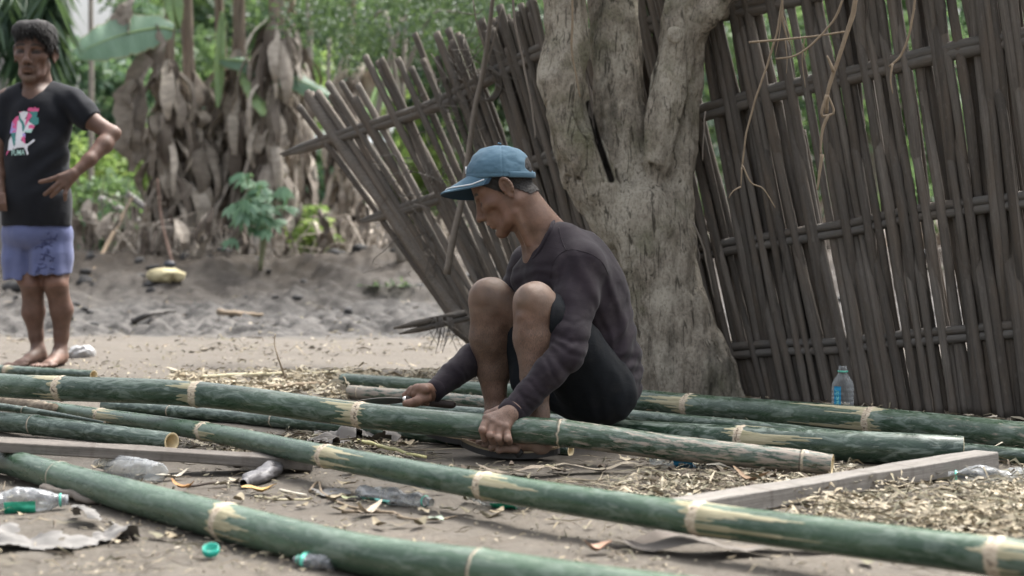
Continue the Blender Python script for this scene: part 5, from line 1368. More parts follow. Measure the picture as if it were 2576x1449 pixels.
# ---- banana plants
STEM = NM('banana_stem'); _o = STEM.obj(); _s = STEM.noise(_o, 1, 5, .65, (26, 26, 2.2)); _b = STEM.noise(_o, 3, 4)
_c = STEM.mix(STEM.ramp(_s, (.32, 0), (.68, 1)), (.10, .075, .058), (.34, .275, .215)); _c = STEM.mix(STEM.ramp(_b, (.5, 0), (.7, .6)), _c, (.17, .105, .08))
STEM.set(color=_c, rough=.8); STEM = STEM.m
DEAD = NM('dead_leaf'); _o = DEAD.obj(); _n = DEAD.noise(_o, 1, 5, .65, (9, 9, 22)); _v = DEAD.attr('var')
_c = DEAD.mix(_v, (.085, .067, .053), (.74, .66, .56)); _c = DEAD.mix(DEAD.ramp(_n, (.35, .0), (.7, .6)), _c, (.10, .075, .06)); DEAD.set(color=_c, rough=.9); DEAD = DEAD.m
BLADE = NM('banana_blade'); _v = BLADE.attr('var'); _o = BLADE.attr('loc', 'Vector'); _w = BLADE.noise(_o, 1, 3, .5, (55, 1.5, 1)); _e = BLADE.attr('edge')
_c = BLADE.mix(_v, (.15, .27, .19), (.26, .38, .14)); _c = BLADE.mix(BLADE.ramp(_w, (.42, 0), (.62, .35)), _c, (.24, .36, .27)); _c = BLADE.mix(BLADE.ramp(_e, (.90, 0), (1, .8)), _c, (.30, .24, .10)); BLADE.set(color=_c, rough=.42)
_t = BLADE.n('BsdfTranslucent'); BLADE.l(_c, _t.inputs[0]); _x = BLADE.n('MixShader'); _x.inputs[0].default_value = .3; BLADE.l(BLADE.b.outputs[0], _x.inputs[1]); BLADE.l(_t.outputs[0], _x.inputs[2]); BLADE.l(_x.outputs[0], BLADE.out.inputs['Surface']); BLADE = BLADE.m

def strip(p0, dirn, L, w, seed, curl=1.0, n=9, m=5):
    """a crumpled hanging dead leaf"""
    rr = np.random.default_rng(seed); t = np.linspace(0, 1, n); out = np.asarray(dirn, float); out /= np.linalg.norm(out) + 1e-9
    side = np.cross(out, (0, 0, 1)); C = p0 + out * (np.sin(t * 2.2) * .22 * L * curl)[:, None] + np.array((0, 0, -1)) * (L * t ** 1.15)[:, None]
    prof = w * np.sin(PI * np.clip(t * .9 + .06, 0, 1)) ** .7
    s = np.linspace(-1, 1, m); V = C[:, None] + side * (prof[:, None] * s[None, :] * .5)[..., None] + out * (prof[:, None] * np.abs(s)[None] * rr.uniform(-.5, .5))[..., None]
    V = V.reshape(-1, 3); V += (fbm(V * 9 + seed, 2, 3)[:, None] - .5) * w * .9 * out + (fbm(V * 7 + seed + 9, 2, 5)[:, None] - .5) * w * .5 * side
    g = np.arange(n * m).reshape(n, m); return V, np.stack([g[:-1, :-1], g[1:, :-1], g[1:, 1:], g[:-1, 1:]], -1).reshape(-1, 4)

def blade(pts, w, var, parent, fold=.25, tilt=(0, -.3, 1), tear=0, seed=0):
    C, s = spline(pts, step=.035); n = len(C); m = 11; T, _, _ = frames(C); up = np.array(tilt, float); t = s / s[-1]
    side = np.cross(T, up); side /= np.linalg.norm(side, axis=1)[:, None]; nn = np.cross(side, T)
    prof = w * np.clip(np.sin(PI * np.clip(t * .93 + .05, 0, 1)), 0, 1) ** .55
    q = np.linspace(-1, 1, m); rip = 1 + .05 * np.sin(t * 60 + seed)[:, None] * np.abs(q)[None]
    V = C[:, None] + side[:, None] * (prof[:, None] * q[None] * .5 * rip)[..., None] + nn[:, None] * (-fold * prof[:, None] * np.abs(q)[None] ** 1.4)[..., None]
    V += nn[:, None] * (.012 * np.sin(t[:, None] * 34 + q[None] * 3))[..., None] * np.abs(q)[None, :, None]
    g = np.arange(n * m).reshape(n, m); F = np.stack([g[:-1, :-1], g[1:, :-1], g[1:, 1:], g[:-1, 1:]], -1).reshape(-1, 4)
    loc = np.stack([np.repeat(s, m), np.tile(q, n), np.zeros(n * m)], -1)
    mb = MB(); mb.add(V.reshape(-1, 3), F, 0, var=var, loc=loc, edge=np.abs(np.tile(q, n)))
    V2, F2 = tube(C + nn * -.004, np.linspace(.016, .004, n), 6); mb.add(V2, F2, 0, var=1.0, loc=np.zeros((len(V2), 3)), edge=0)
    return mb.build('leaf', BLADE, parent)

def banana(ub, ut, wpx, d, label, nstrip, zlo, zhi, seed, lean=0, wide=1.0, top=True):
    b = foot(ub, d); root = thing('banana_plant', b, label, 'banana plant', 'dead-skirted banana plants on the bank'); rr = np.random.default_rng(seed)
    t = P(ut, -110, d); C, s = spline([b - (0, 0, .05), b * .5 + t * .5 + (rr.normal(0, .04), 0, 0), t], step=.06); r = wpx / 2 * d / FPX
    V, F = tube(C, np.linspace(r * 1.25, r * .8, len(C)) * (1 + .08 * np.sin(s * 5 + seed)), 14)
    V += (fbm(V * np.array([12, 12, 3.]), 2, seed) - .5)[:, None] * r * .5 * np.array([1, 1, 0]); mk('stem', V, F, STEM, root)
    mb = MB()
    for k in range(int(nstrip * 1.9)):
        f = rr.uniform(0, 1); z = zlo + (zhi - zlo) * f; i = np.argmin(np.abs(C[:, 2] - z)); a = rr.uniform(0, 2 * PI); dr = np.array((math.cos(a), math.sin(a) * .9 - .25, 0))
        L = rr.uniform(.22, .62); w = rr.uniform(.045, .15) * wide
        V, F = strip(C[i] + dr * r * .8, dr, L, w, seed * 100 + k, rr.uniform(.5, 2.3)); V[:, 2] = np.maximum(V[:, 2], b[2] + .01); mb.add(V, F, 0, var=float(np.clip(rr.beta(.9, 1.0), 0, 1)))
    mb.build('dead_leaves', DEAD, root)
    if top:
        for k in range(3):
            a = rr.uniform(0, 2 * PI); h = t + (0, 0, .2); e = np.array((math.cos(a), math.sin(a) * .6, 0)); Lf = rr.uniform(1.0, 1.7)
            blade([h, h + e * Lf * .4 + (0, 0, .55), h + e * Lf * .8 + (0, 0, .45), h + e * Lf * 1.1 + (0, 0, -.1)], .42, rr.uniform(.2, .8), root, seed=k)
    return root, C
b1, C1 = banana(405, 432, 30, 15.0, 'banana plant with a huge green leaf pointing left and a big brown hanging leaf', 60, .4, 2.1, 1, wide=1.0, top=False)
D1 = 14.7
blade([P(436, 76, D1), P(400, 70, D1 - .05), P(320, 84, D1 - .15), P(250, 108, D1 - .25), P(190, 136, D1 - .3)], .40, .12, b1, .10, (.12, -.92, .42))
mbq = MB()
for k, (u, v, L, w) in enumerate(((362, 100, 1.06, .26), (340, 200, .72, .26), (332, 300, .45, .24), (372, 330, .32, .2), (300, 10, .40, .2), (330, -10, .35, .25), (390, 60, .5, .2))):
    V, F = strip(P(u, v, D1 - .05), (-.4, -.5, 0), L, w, 500 + k, .3, 14, 7); mbq.add(V, F, 0, var=.38 + .04 * (k % 3))
mbq.build('hanging_leaf', DEAD, b1)
b2, C2 = banana(478, 468, 34, 15.3, 'banana plant wrapped in the thickest skirt of dead leaves, centre of the clump', 110, .25, 2.0, 2, wide=1.3)
b3, C3 = banana(530, 545, 27, 15.6, 'slim yellowish banana stem just right of the thickest skirt', 64, .3, 2.0, 3)
b4, C4 = banana(608, 604, 34, 15.4, 'reddish brown banana stem left of the palmate leaved plant', 60, .3, 2.2, 4)
b5, C5 = banana(688, 702, 44, 15.1, 'thick brown banana stem with a peeling pale sheath, behind the palmate plant', 90, .3, 2.5, 5)
b6, C6 = banana(735, 727, 26, 16.2, 'thin pale banana stem at the right of the clump', 70, .3, 2.5, 6)
b7, C7 = banana(868, 885, 26, 16.8, 'isolated banana stem with a long hanging skirt near the fallen fence end', 70, .5, 2.3, 7, wide=1.2)
blade([P(556, 148, 15.2), P(640, 160, 15.1), P(740, 196, 15.0), P(838, 246, 14.9)], .24, .15, b4, .25, (.1, -.75, .6))
blade([P(604, 180, 15.1), P(630, 210, 15.0), P(650, 250, 14.9), P(664, 290, 14.8)], .16, .95, b4, .2, (.5, -.8, .2))
blade([P(448, 70, 15), P(440, 30, 14.9), P(430, -30, 14.9), P(405, -90, 14.9)], .18, .7, b1, .2, (.2, -.9, .2))
blade([P(560, 30, 15.3), P(555, 120, 15.2), P(552, 200, 15.2), P(548, 270, 15.1)], .10, .9, b3, .2, (.3, -.9, .2))
blade([P(880, 190, 16.5), P(905, 130, 16.4), P(935, 70, 16.4), P(990, 20, 16.5)], .10, .9, b7, .2, (.3, -.9, .2))
blade([P(930, 300, 17.5), P(950, 230, 17.4), P(968, 190, 17.4), P(960, 160, 17.4)], .30, .7, b7, .2, (.3, -.9, .2))
blade([P(720, 260, 17.5), P(770, 250, 17.4), P(830, 265, 17.4), P(900, 300, 17.4)], .32, .4, b6, .2, (.1, -.9, .4))

# ---- palm with drooping fronds behind the standing man
def palm():
    d = 13.0; b = foot(95, d + 1.2); root = thing('palm_tree', b, 'dark drooping palm fronds on a pale trunk behind the standing man', 'palm'); top = P(110, -160, d + 1.2)
    V, F = twig([b, (b + top) / 2 + (.05, 0, 0), top], .085, .07, .1, 12); mk('trunk', V, F, TRUNKM, root)
    rr = np.random.default_rng(9)
    for k, (u1, v1, u2, v2) in enumerate(((80, -60, 45, 120), (95, -70, 105, 150), (60, -60, 0, 60), (105, -60, 128, 70), (80, -80, 72, 190), (115, -90, 140, 10), (40, -60, -40, 90), (120, -80, 108, 215))):
        C, s = spline([top, P(u1, v1 - 60, d + .6), P((u1 + u2) / 2, (v1 + v2) / 2, d), P(u2, v2, d)], step=.03); mb = MB(); V, F = tube(C, np.linspace(.02, .005, len(C)), 6); mb.add(V, F, 0, var=.9)
        n = len(C); i = rr.integers(int(n * .25), n, 190); p = C[i]; q = rr.choice([-1, 1], 190)
        dr = np.stack([q * .45 + rr.normal(0, .15, 190), rr.normal(0, .2, 190), -1 + rr.normal(0, .1, 190)], -1); dr /= np.linalg.norm(dr, axis=1)[:, None]
        L = rr.uniform(.25, .5, 190)[:, None]; sd = np.cross(dr, rr.normal(size=(190, 3))); sd /= np.linalg.norm(sd, axis=1)[:, None]; w = .022
        Q = np.stack([p, p + dr * L * .4 + sd * w, p + dr * L + (0, 0, -.05), p + dr * L * .4 - sd * w], 1).reshape(-1, 3); mb.add(Q, np.arange(760).reshape(190, 4), 0, var=np.repeat(rr.uniform(0, .8, 190), 4))
        mb.build('frond', GL[1], root, False)
palm()

# ---- post, slim trunks, sticks, bags, shed
def pole_thing(name, pts, r0, r1, mat, label, cat, group=None, seg=10):
    V, F = twig(pts, r0, r1, .05, seg); V += (fbm(V * np.array([6, 6, 2.]), 2, 4) - .5)[:, None] * r0 * .4 * np.array([1, 1, 0]); return mk_top(name, V, F, mat, label, cat, group)
GREYP = simple('grey_post', (.26, .245, .235), .85, .25, 14, .003, stretch=(4, 4, 1))
def fence_post():
    a = foot(6, 15.2); V, F = box((a[0], a[1], a[2] + 1.7), .095, .095, 3.5); mk_top('post', V, F, GREYP, 'tall grey squared post at the left edge behind the standing man', 'post', smooth=False)
fence_post()
pole_thing('areca_trunk', [foot(226, 19.5), P(230, 250, 19.5), P(229, -120, 19.5)], .032, .028, TRUNKM, 'slender straight pale trunk beside the standing man', 'tree trunk', 'slim bare trunks')
pole_thing('areca_trunk', [foot(824, 22), P(826, 250, 22), P(827, 96, 22)], .030, .026, TRUNKM, 'slim pale trunk right of the banana clump', 'tree trunk', 'slim bare trunks')
pole_thing('areca_trunk', [foot(790, 20), P(783, 350, 20), P(775, -60, 20)], .045, .035, TRUNKM, 'brownish trunk close behind the rightmost banana stem', 'tree trunk', 'slim bare trunks')
pole_thing('areca_trunk', [foot(968, 20), P(975, 350, 20), P(985, 120, 20)], .035, .03, TRUNKM, 'mottled slim trunk seen left of the leaning fence laths', 'tree trunk', 'slim bare trunks')
pole_thing('areca_trunk', [foot(2402, 14), P(2395, 560, 14), P(2392, 200, 14)], .028, .024, TRUNKM, 'pale slim trunk showing through the right fence', 'tree trunk', 'slim bare trunks')
pole_thing('tree_stump', [foot(938, 15.5), P(935, 640, 15.5), P(940, 545, 15.5)], .055, .05, GREYP, 'short grey brown stump under the lower fence rail tip', 'stump')
WOODS = simple('pale_pole', (.30, .225, .15), .8, .3, 14, stretch=(4, 4, 1)); RED = simple('red_rod', (.13, .078, .056), .75, .3, 10)
pole_thing('leaning_pole', [ray_ground(226, 698), P(332, 498, 14.9)], .018, .015, WOODS, 'light brown pole propped diagonally on the bank', 'pole')
pole_thing('fallen_branch', [P(252, 500, 16.5), P(300, 524, 16.4), P(358, 562, 16.3)], .04, .025, GREYP, 'longer grey fallen branch resting among the leaves', 'branch')
pole_thing('fallen_branch', [P(318, 488, 15.6), P(345, 508, 15.6), P(382, 532, 15.5)], .035, .03, GREYP, 'shorter fallen branch at the foot of the left banana plant', 'branch')
pole_thing('rod', [foot(432, 14.9), P(431, 560, 14.9), P(428, 440, 14.9)], .014, .012, RED, 'second reddish rod against the banana skirt', 'rod')
def crumple(c, r, amp, seed, fz=.03, zmin=None, h=.01):
    S = Sculpt(); S.ell(c, np.array(r), None, 0); S.bump(lambda p: (np.abs(fbm(p / fz * .5, 3, seed) - .5) * 2 - .35) * amp); V, Q = S.mesh(h, amp + .01)
    if zmin is not None: V[:, 2] = np.maximum(V[:, 2], zmin)
    return V, Q
c = ray_ground(418, 704, .035); V, Q = crumple(c, (.13, .09, .045), .065, 3, .055, None, .012); mk_top('yellow_bag', V, Q, simple('yellow_plastic', (.50, .44, .27), .95, .2, 20), 'crumpled pale yellow bag on the mud bank', 'bag')
c = c + (.02, .02, .075); V, Q = crumple(c, (.045, .04, .032), .02, 5, .04, None, .008); mk_top('dark_bundle', V, Q, simple('black_plastic', (.012, .016, .025), .4, .2, 20), 'small black bundle on top of the yellow bag', 'bundle')
pole_thing('rod', [c + (0, .25, -.08), P(408, 560, 14.2), P(396, 450, 14.4)], .013, .011, RED, 'reddish rod leaning behind the black bundle and yellow bag', 'rod')
def shed():
    d = 27; root = thing('shed', foot(800, d), 'distant pale roofed shed behind the fallen fence end', 'shed')
    a, b = P(690, 392, d), P(985, 372, d); V = np.array([a + (0, -.8, 0), b + (0, -.8, 0), b + (0, .9, .42), a + (0, .9, .42)]); V = np.vstack([V, V - (0, 0, .05)])
    mk('roof', V, [(0, 1, 2, 3), (7, 6, 5, 4), (0, 4, 5, 1), (1, 5, 6, 2), (2, 6, 7, 3), (3, 7, 4, 0)], simple('tin_roof', (.55, .57, .60), .5, .15, 6), root, False)
    V, F = box(((a[0] + b[0]) / 2, d + .3, (a[2] + .15) / 2), b[0] - a[0] - .3, .9, a[2] - .2); mk('wall', V, F, simple('mat_wall', (.14, .11, .09), .9, .4, 8), root, False)
    V, F = box(P(800, 440, d - .6), .11, .05, .34); mk('hanging_cloth', V, F, simple('red_cloth', (.42, .03, .07), .8, .2), root, False)
shed()

# ---- palmate leaved plant in front of the banana stems
def palmate():
    d = 13.4; b = foot(655, d); root = thing('cassava_plant', b, 'young plant with palmate bluish green leaves before the banana stems', 'plant'); rr = np.random.default_rng(12)
    mb = MB(); lb = MB()
    for k in range(3):
        V, F = twig([b, b + (rr.normal(0, .05), 0, .4), P(650 + 30 * (k - 1), 480, d)], .014, .008, .05, 7); mb.add(V, F)
    for k in range(46):
        h = P(645 + rr.normal(0, 38), 505 + rr.normal(0, 44), d + rr.normal(0, .12)); st = P(652, 560, d); V, F = twig([st, (st + h) / 2 + (0, 0, .04), h], .004, .003, .05, 5); mb.add(V, F)
        n = 6; a0 = rr.uniform(0, 6); tl = rr.normal(0, .35, 2)
        for q in range(n):
            a = a0 + (q - 2.5) * .62; dr = np.array((math.cos(a), math.sin(a) * .55 + tl[0], -.42 + math.sin(a) * .35 + tl[1])); dr /= np.linalg.norm(dr); L = rr.uniform(.10, .17) * (1 - .08 * abs(q - 2.5)); sd = np.cross(dr, (0, -.7, .7)); sd /= np.linalg.norm(sd) + 1e-6
            pts = [h]; 
            V = np.array([h, h + dr * L * .35 + sd * L * .13, h + dr * L * .7 + sd * L * .12, h + dr * L, h + dr * L * .7 - sd * L * .12, h + dr * L * .35 - sd * L * .13]); V[1:, 2] -= np.array([.0, .008, .02, .008, 0])
            lb.add(V, np.array([(0, 1, 2, 5), (5, 2, 3, 4)]), 0, var=float(rr.uniform(0, 1)))
    mb.build('stalks', simple('green_stalk', (.16, .17, .09), .7), root); lb.build('foliage', leafy('palmate_leaf', (.06, .15, .09), (.17, .31, .18), .4), root, False)
palmate()

# ---- dry brush along the bank: stems, roots and dead leaves nobody could count
def brush():
    rr = np.random.default_rng(31); mb = MB()
    for k in range(1100):
        u = rr.choice([rr.uniform(180, 380), rr.uniform(360, 930), rr.uniform(880, 1260), rr.uniform(1200, 2576)], p=[.22, .33, .25, .2]); d = rr.uniform(14.0, 18); p = foot(u, d); h = rr.uniform(.12, .75) * (.75 if u > 380 else 1.1)
        q = p + (rr.normal(0, .10), rr.normal(0, .08), h * .6); e = q + (rr.normal(0, .18), rr.normal(0, .1), h * .4 * rr.uniform(-.5, 1)); V, F = tube(np.array([p, q, e]), [.008, .006, .003], 4, False); mb.add(V, F, 0, var=float(rr.uniform(.1, .95)))
    for k in range(900):
        u = rr.uniform(170, 2576); d = rr.uniform(13.6, 18); p = foot(u, d) + (0, 0, rr.uniform(.02, .35)); V, F = strip(p + (0, 0, .1), (rr.normal(), rr.normal(), 0), rr.uniform(.12, .3), rr.uniform(.05, .12), 9000 + k, 1.5, 5, 3); mb.add(V, F, 0, var=float(rr.uniform(0, .8)))
    o = mb.build('dry_brush', DEAD, None, False); tag(o, 'tangle of dry stems and dead leaves along the bank', 'brush', kind='stuff')
brush()
# ------------------------------------------------------------------ litter on the ground
LIT = NM('litter'); _v = LIT.attr('var'); _n = LIT.noise(LIT.obj(), 90, 3)
_c = LIT.ramp(_v, (0, (.045, .035, .028)), (.22, (.15, .12, .09)), (.42, (.17, .165, .11)), (.60, (.30, .25, .17)), (.82, (.47, .41, .30)), (1, (.60, .55, .44)))
LIT.set(color=LIT.mix(LIT.math('MULTIPLY', _n, .45), _c, (.12, .10, .08)), rough=.85, spec=.2); LIT = LIT.m

def slivers(n, pick, L, W, var, seed, lift=.004, pile=None, curl=.25):
    rr = np.random.default_rng(seed); P0 = pick(rr, n); x_, y_ = P0[:, 0], P0[:, 1]; P0 = P0[~(((x_ > -.19) & (x_ < .17) & (y_ > 4.56 - L[1] * .4) & (y_ < 4.82)) | ((x_ > -.29) & (x_ < .06) & (y_ > 4.84) & (y_ < 5.02)))]; n = len(P0); z = gz(P0[:, 0], P0[:, 1])
    a = rr.uniform(0, 2 * PI, n); l = L[0] * (L[1] / L[0]) ** rr.beta(1.1, 2.2, n); w = rr.uniform(*W, n) * (.6 + .4 * (l / L[1])); el = rr.normal(0, .16, n) * np.clip(.05 / l, .15, 1); ro = rr.normal(0, .6, n)
    d = np.stack([np.cos(a) * np.cos(el), np.sin(a) * np.cos(el), np.sin(el)], -1); s = np.stack([-np.sin(a), np.cos(a), 0 * a], -1); u = np.cross(d, s); s2 = s * np.cos(ro)[:, None] + u * np.sin(ro)[:, None]
    base = np.stack([P0[:, 0], P0[:, 1], z + lift + rr.uniform(0, 1, n) ** 2 * (P0[:, 2] if pile else .006) + np.abs(el) * l * .5], -1)
    cu = rr.normal(0, curl, n); out = []
    for t, ww in ((-.5, .35), (0, 1), (.5, .3)):
        c = base + d * (l * t)[:, None] + u * (cu * l * (1 - 4 * t * t) * .5)[:, None]
        out += [c + s2 * (w * ww * .5)[:, None], c - s2 * (w * ww * .5)[:, None]]
    V = np.stack(out, 1).reshape(-1, 3); k = np.arange(n)[:, None] * 6
    F = np.concatenate([k + np.array([[0, 1, 3, 2]]), k + np.array([[2, 3, 5, 4]])]); va = np.clip(var(rr, n), 0, 1)
    return V, F, np.repeat(va, 6)

def region(u0, u1, v0, v1, slope=0.0, blob=0, seed=0, hump=.02):
    def pick(rr, n):
        m = n * 6; u, v = rr.uniform(u0, u1, m), rr.uniform(v0, v1, m); dd = CAMH * FPX / (v + slope * (u - u0) - CV); x = (u - CU) / FPX * dd
        if blob:
            ok = vnoise(np.stack([x * 5 + seed, dd * 5, 0 * x], -1)) > rr.uniform(.25, .25 + blob, m); o = np.argsort(~ok, kind='stable'); x, dd = x[o], dd[o]
        return np.stack([x, dd, 0 * x + hump], -1)[:n]
    return pick
pale = lambda rr, n: rr.beta(4, 1.6, n); mixd = lambda rr, n: rr.uniform(0, 1, n); grn = lambda rr, n: rr.normal(.40, .12, n); drk = lambda rr, n: rr.beta(1.6, 3, n)

def litter():
    mb = MB()
    def add(*a, **k): V, F, v = slivers(*a, **k); mb.add(V, F, 0, var=v)
    add(4200, region(1960, 2760, 1222, 1352, .02, .5, 1, .035), (.012, .07), (.005, .015), pale, 1, pile=1)
    add(900, region(2050, 2760, 1200, 1330, .02, .4, 2, .04), (.04, .16), (.003, .008), grn, 2, pile=1)
    add(2600, region(1380, 2160, 1148, 1262, .02, .6, 3), (.012, .09), (.004, .013), mixd, 3)
    add(700, region(1330, 2160, 1148, 1262, .02, .5, 4), (.04, .15), (.002, .005), lambda rr, n: rr.normal(.5, .2, n), 4, curl=.08)
    add(2200, region(720, 1330, 1070, 1172, .05, .6, 5), (.015, .10), (.004, .014), mixd, 5)
    add(600, region(720, 1300, 1080, 1165, .05, .5, 6), (.05, .20), (.002, .006), lambda rr, n: rr.normal(.42, .15, n), 6, curl=.08)
    add(3000, region(430, 960, 940, 1012, .0, .6, 7, .02), (.02, .10), (.006, .018), pale, 7, pile=1)
    add(900, region(960, 1200, 935, 1000, .0, .5, 8), (.02, .10), (.006, .016), pale, 8)
    add(1300, region(250, 760, 1070, 1140, .05, .5, 9), (.015, .10), (.004, .012), mixd, 9)
    add(3600, region(-200, 2760, 1160, 1449, 0, .8, 10), (.006, .04), (.002, .007), lambda rr, n: rr.beta(2, 2, n), 10)
    add(700, region(-200, 2760, 1160, 1449, 0, .6, 11), (.03, .13), (.002, .005), drk, 11)
    add(1600, region(-100, 1250, 880, 1000, 0, .5, 12), (.01, .06), (.004, .014), lambda rr, n: rr.beta(2, 2, n), 12)
    add(900, region(1600, 2700, 1000, 1090, 0, .5, 13), (.02, .12), (.004, .012), mixd, 13)
    add(900, region(-100, 1250, 770, 900, 0, .6, 14), (.02, .14), (.006, .02), drk, 14)
    add(1200, region(2150, 2700, 1060, 1160, .05, .6, 15), (.015, .09), (.004, .012), mixd, 15)
    o = mb.build('bamboo_shavings', LIT, None, False); tag(o, 'pale bamboo chips, shavings and straw strewn over the ground', 'shavings', kind='stuff')
    # dry leaves, curled
    mb = MB(); rr = np.random.default_rng(55)
    regs = [region(720, 1330, 1075, 1180, .05), region(1350, 2100, 1155, 1260, .02), region(-100, 2700, 1180, 1449), region(250, 800, 1070, 1260, .03), region(2000, 2700, 1210, 1330), region(560, 1260, 1100, 1330)]
    for k in range(330):
        x, y, _ = regs[rr.choice(6, p=[.28, .22, .12, .14, .08, .16])](rr, 1)[0]; z = float(gz(np.array([x]), np.array([y]))[0]) + .005; V, F = leaf_shape((x, y, z), rr.uniform(.02, .065), rr.uniform(.22, .45), rr.uniform(0, 2 * PI), rr.normal(.15, .15), rr)
        if -.28 < x < .2 and 4.5 < y < 5.15: continue
        mb.add(V, F, 0, var=float(np.clip(rr.beta(1.5, 2.0), 0, 1)))
    o = mb.build('leaf_litter', LIT, None, True); tag(o, 'dry curled grey brown leaves scattered over the ground', 'dry leaves', kind='stuff')
def leaf_shape(p, L, asp, ang, curl, rr, m=5, n=8):
    t = np.linspace(0, 1, n); q = np.linspace(-1, 1, m); w = L * asp * np.sin(PI * np.clip(t * .94 + .03, 0, 1)) ** .8
    X = (t - .5)[:, None] * L + 0 * q[None]; Y = w[:, None] * q[None] * .5; Z = curl * L * ((t - .5)[:, None] ** 2 * 1.6) + abs(curl) * np.abs(Y) * rr.uniform(.2, 1.3) + L * .04 * np.sin(t * 9 + rr.uniform(0, 6))[:, None]
    V = np.stack([X, Y, Z - Z.min() + .001], -1).reshape(-1, 3); c, s = math.cos(ang), math.sin(ang); R_ = np.array([[c, -s, 0], [s, c, 0], [0, 0, 1]]); tl = rr.normal(0, .18, 2) * min(1, .08 / L)
    V[:, 2] += np.abs(V[:, 0] * tl[0] + V[:, 1] * tl[1]); V = V @ R_.T + np.asarray(p); g = np.arange(n * m).reshape(n, m)
    return V, np.stack([g[:-1, :-1], g[1:, :-1], g[1:, 1:], g[:-1, 1:]], -1).reshape(-1, 4)
litter()

def one_leaf(u, v, L, asp, ang, curl, col, label, seed):
    p = on_ground(u, v, .004); V, F = leaf_shape(p, L, asp, ang, curl, np.random.default_rng(seed))
    mk_top('fallen_leaf', V, F, simple('leaf_' + str(seed), col, .7, .3, 40), label, 'leaf', 'single fallen leaves')
one_leaf(652, 1240, .085, .42, .25, .35, (.50, .32, .11), 'yellow dry leaf curled against the crushed grey bottle', 1)
one_leaf(1096, 1309, .040, .62, -.5, .1, (.30, .36, .28), 'small pale green oval leaf lying alone on bare silt', 2)
one_leaf(878, 1255, .045, .5, -.2, .1, (.36, .38, .22), 'pale olive leaf left of the crushed teal bottle', 3)
one_leaf(460, 1232, .07, .34, -.5, .5, (.42, .22, .08), 'orange brown curled leaf right of the clear ribbed bottle', 4)
one_leaf(432, 1205, .09, .3, .7, .4, (.46, .41, .33), 'long pale curled leaf standing beside the clear ribbed bottle', 5)
one_leaf(930, 1295, .09, .26, 1.0, .3, (.40, .33, .25), 'folded tan leaf on the silt below the crushed teal bottle', 6)
one_leaf(727, 1395, .05, .5, .3, .4, (.44, .25, .07), 'orange leaf beside the bottle under the thickest pole', 7)
one_leaf(885, 1190, .06, .5, .3, .5, (.42, .24, .08), 'brown orange crumpled leaf right under the foreground pole', 8)
one_leaf(1505, 1390, .06, .55, .4, .5, (.36, .22, .15), 'reddish dry leaf lying in front of the foreground pole', 9)
one_leaf(1890, 1215, .10, .26, -.6, .6, (.30, .20, .12), 'long brown sheath leaf near the beam end', 10)
def sheath(u, v, L, W, ang, label, seed, col):
    rr = np.random.default_rng(seed); p = on_ground(u, v, .003); V, F = leaf_shape(p, L, W / L, ang, .03, rr, 9, 16); V += (fbm(V * 24, 3, seed)[:, None] - .4) * np.array((0, 0, .016)); V[:, 2] = np.maximum(V[:, 2], p[2])
    mk_top('bamboo_sheath', V, F, simple('sheath_' + str(seed), col, .85, .35, 30, .002, stretch=(1, 6, 1)), label, 'sheath', 'dry bamboo sheaths')
sheath(1760, 1394, .30, .085, -.08, 'broad grey dry sheath flat on the silt under the foreground pole', 21, (.12, .105, .09))
sheath(1620, 1372, .16, .06, .25, 'smaller grey sheath left of the broad flat one', 22, (.11, .092, .078))
sheath(2010, 1385, .26, .05, -.15, 'narrow brown sheath right of the broad flat one', 23, (.14, .115, .088))
sheath(1330, 1196, .26, .05, .10, 'pale tan sheath on the ground in front of the sandals', 24, (.19, .155, .115))
sheath(1500, 1188, .22, .045, .03, 'tan sheath on the ground right of the sandals', 25, (.20, .17, .125))

# ---- plastic bottles
def plastic(name, tint=(.50, .52, .53), body=.15):
    m = NM(name); o = m.obj(); n = m.noise(o, 60, 4, .6)
    m.set(color=m.mix(n, tuple(x * .8 for x in tint), tint), rough=.14, spec=.6); m.bump(m.noise(o, 38, 3, .5, dist=1), .004, .8)
    tr = m.n('BsdfTransparent'); tr.inputs[0].default_value = (.93, .95, .95, 1); lw = m.n('LayerWeight'); lw.inputs[0].default_value = .45
    f = m.math('ADD', m.math('MULTIPLY', lw.outputs['Facing'], .55), m.math('MULTIPLY', m.ramp(n, (.35, .4), (.7, 1.3)), body), True)
    mx = m.n('MixShader'); m.l(f, mx.inputs[0]); m.l(tr.outputs[0], mx.inputs[1]); m.l(m.b.outputs[0], mx.inputs[2]); m.l(mx.outputs[0], m.out.inputs['Surface']); return m.m
CLEAR = plastic('clear_plastic'); MILKY = plastic('scuffed_plastic', (.30, .31, .32), .5)
INK = {k: simple('label_' + k, c, .45, .12, 60) for k, c in dict(blue=(.02, .25, .46), green=(.02, .33, .20), teal=(.25, .66, .58), white=(.78, .80, .80), ring=(.10, .55, .40), yellow=(.70, .58, .10), grey=(.16, .155, .16)).items()}

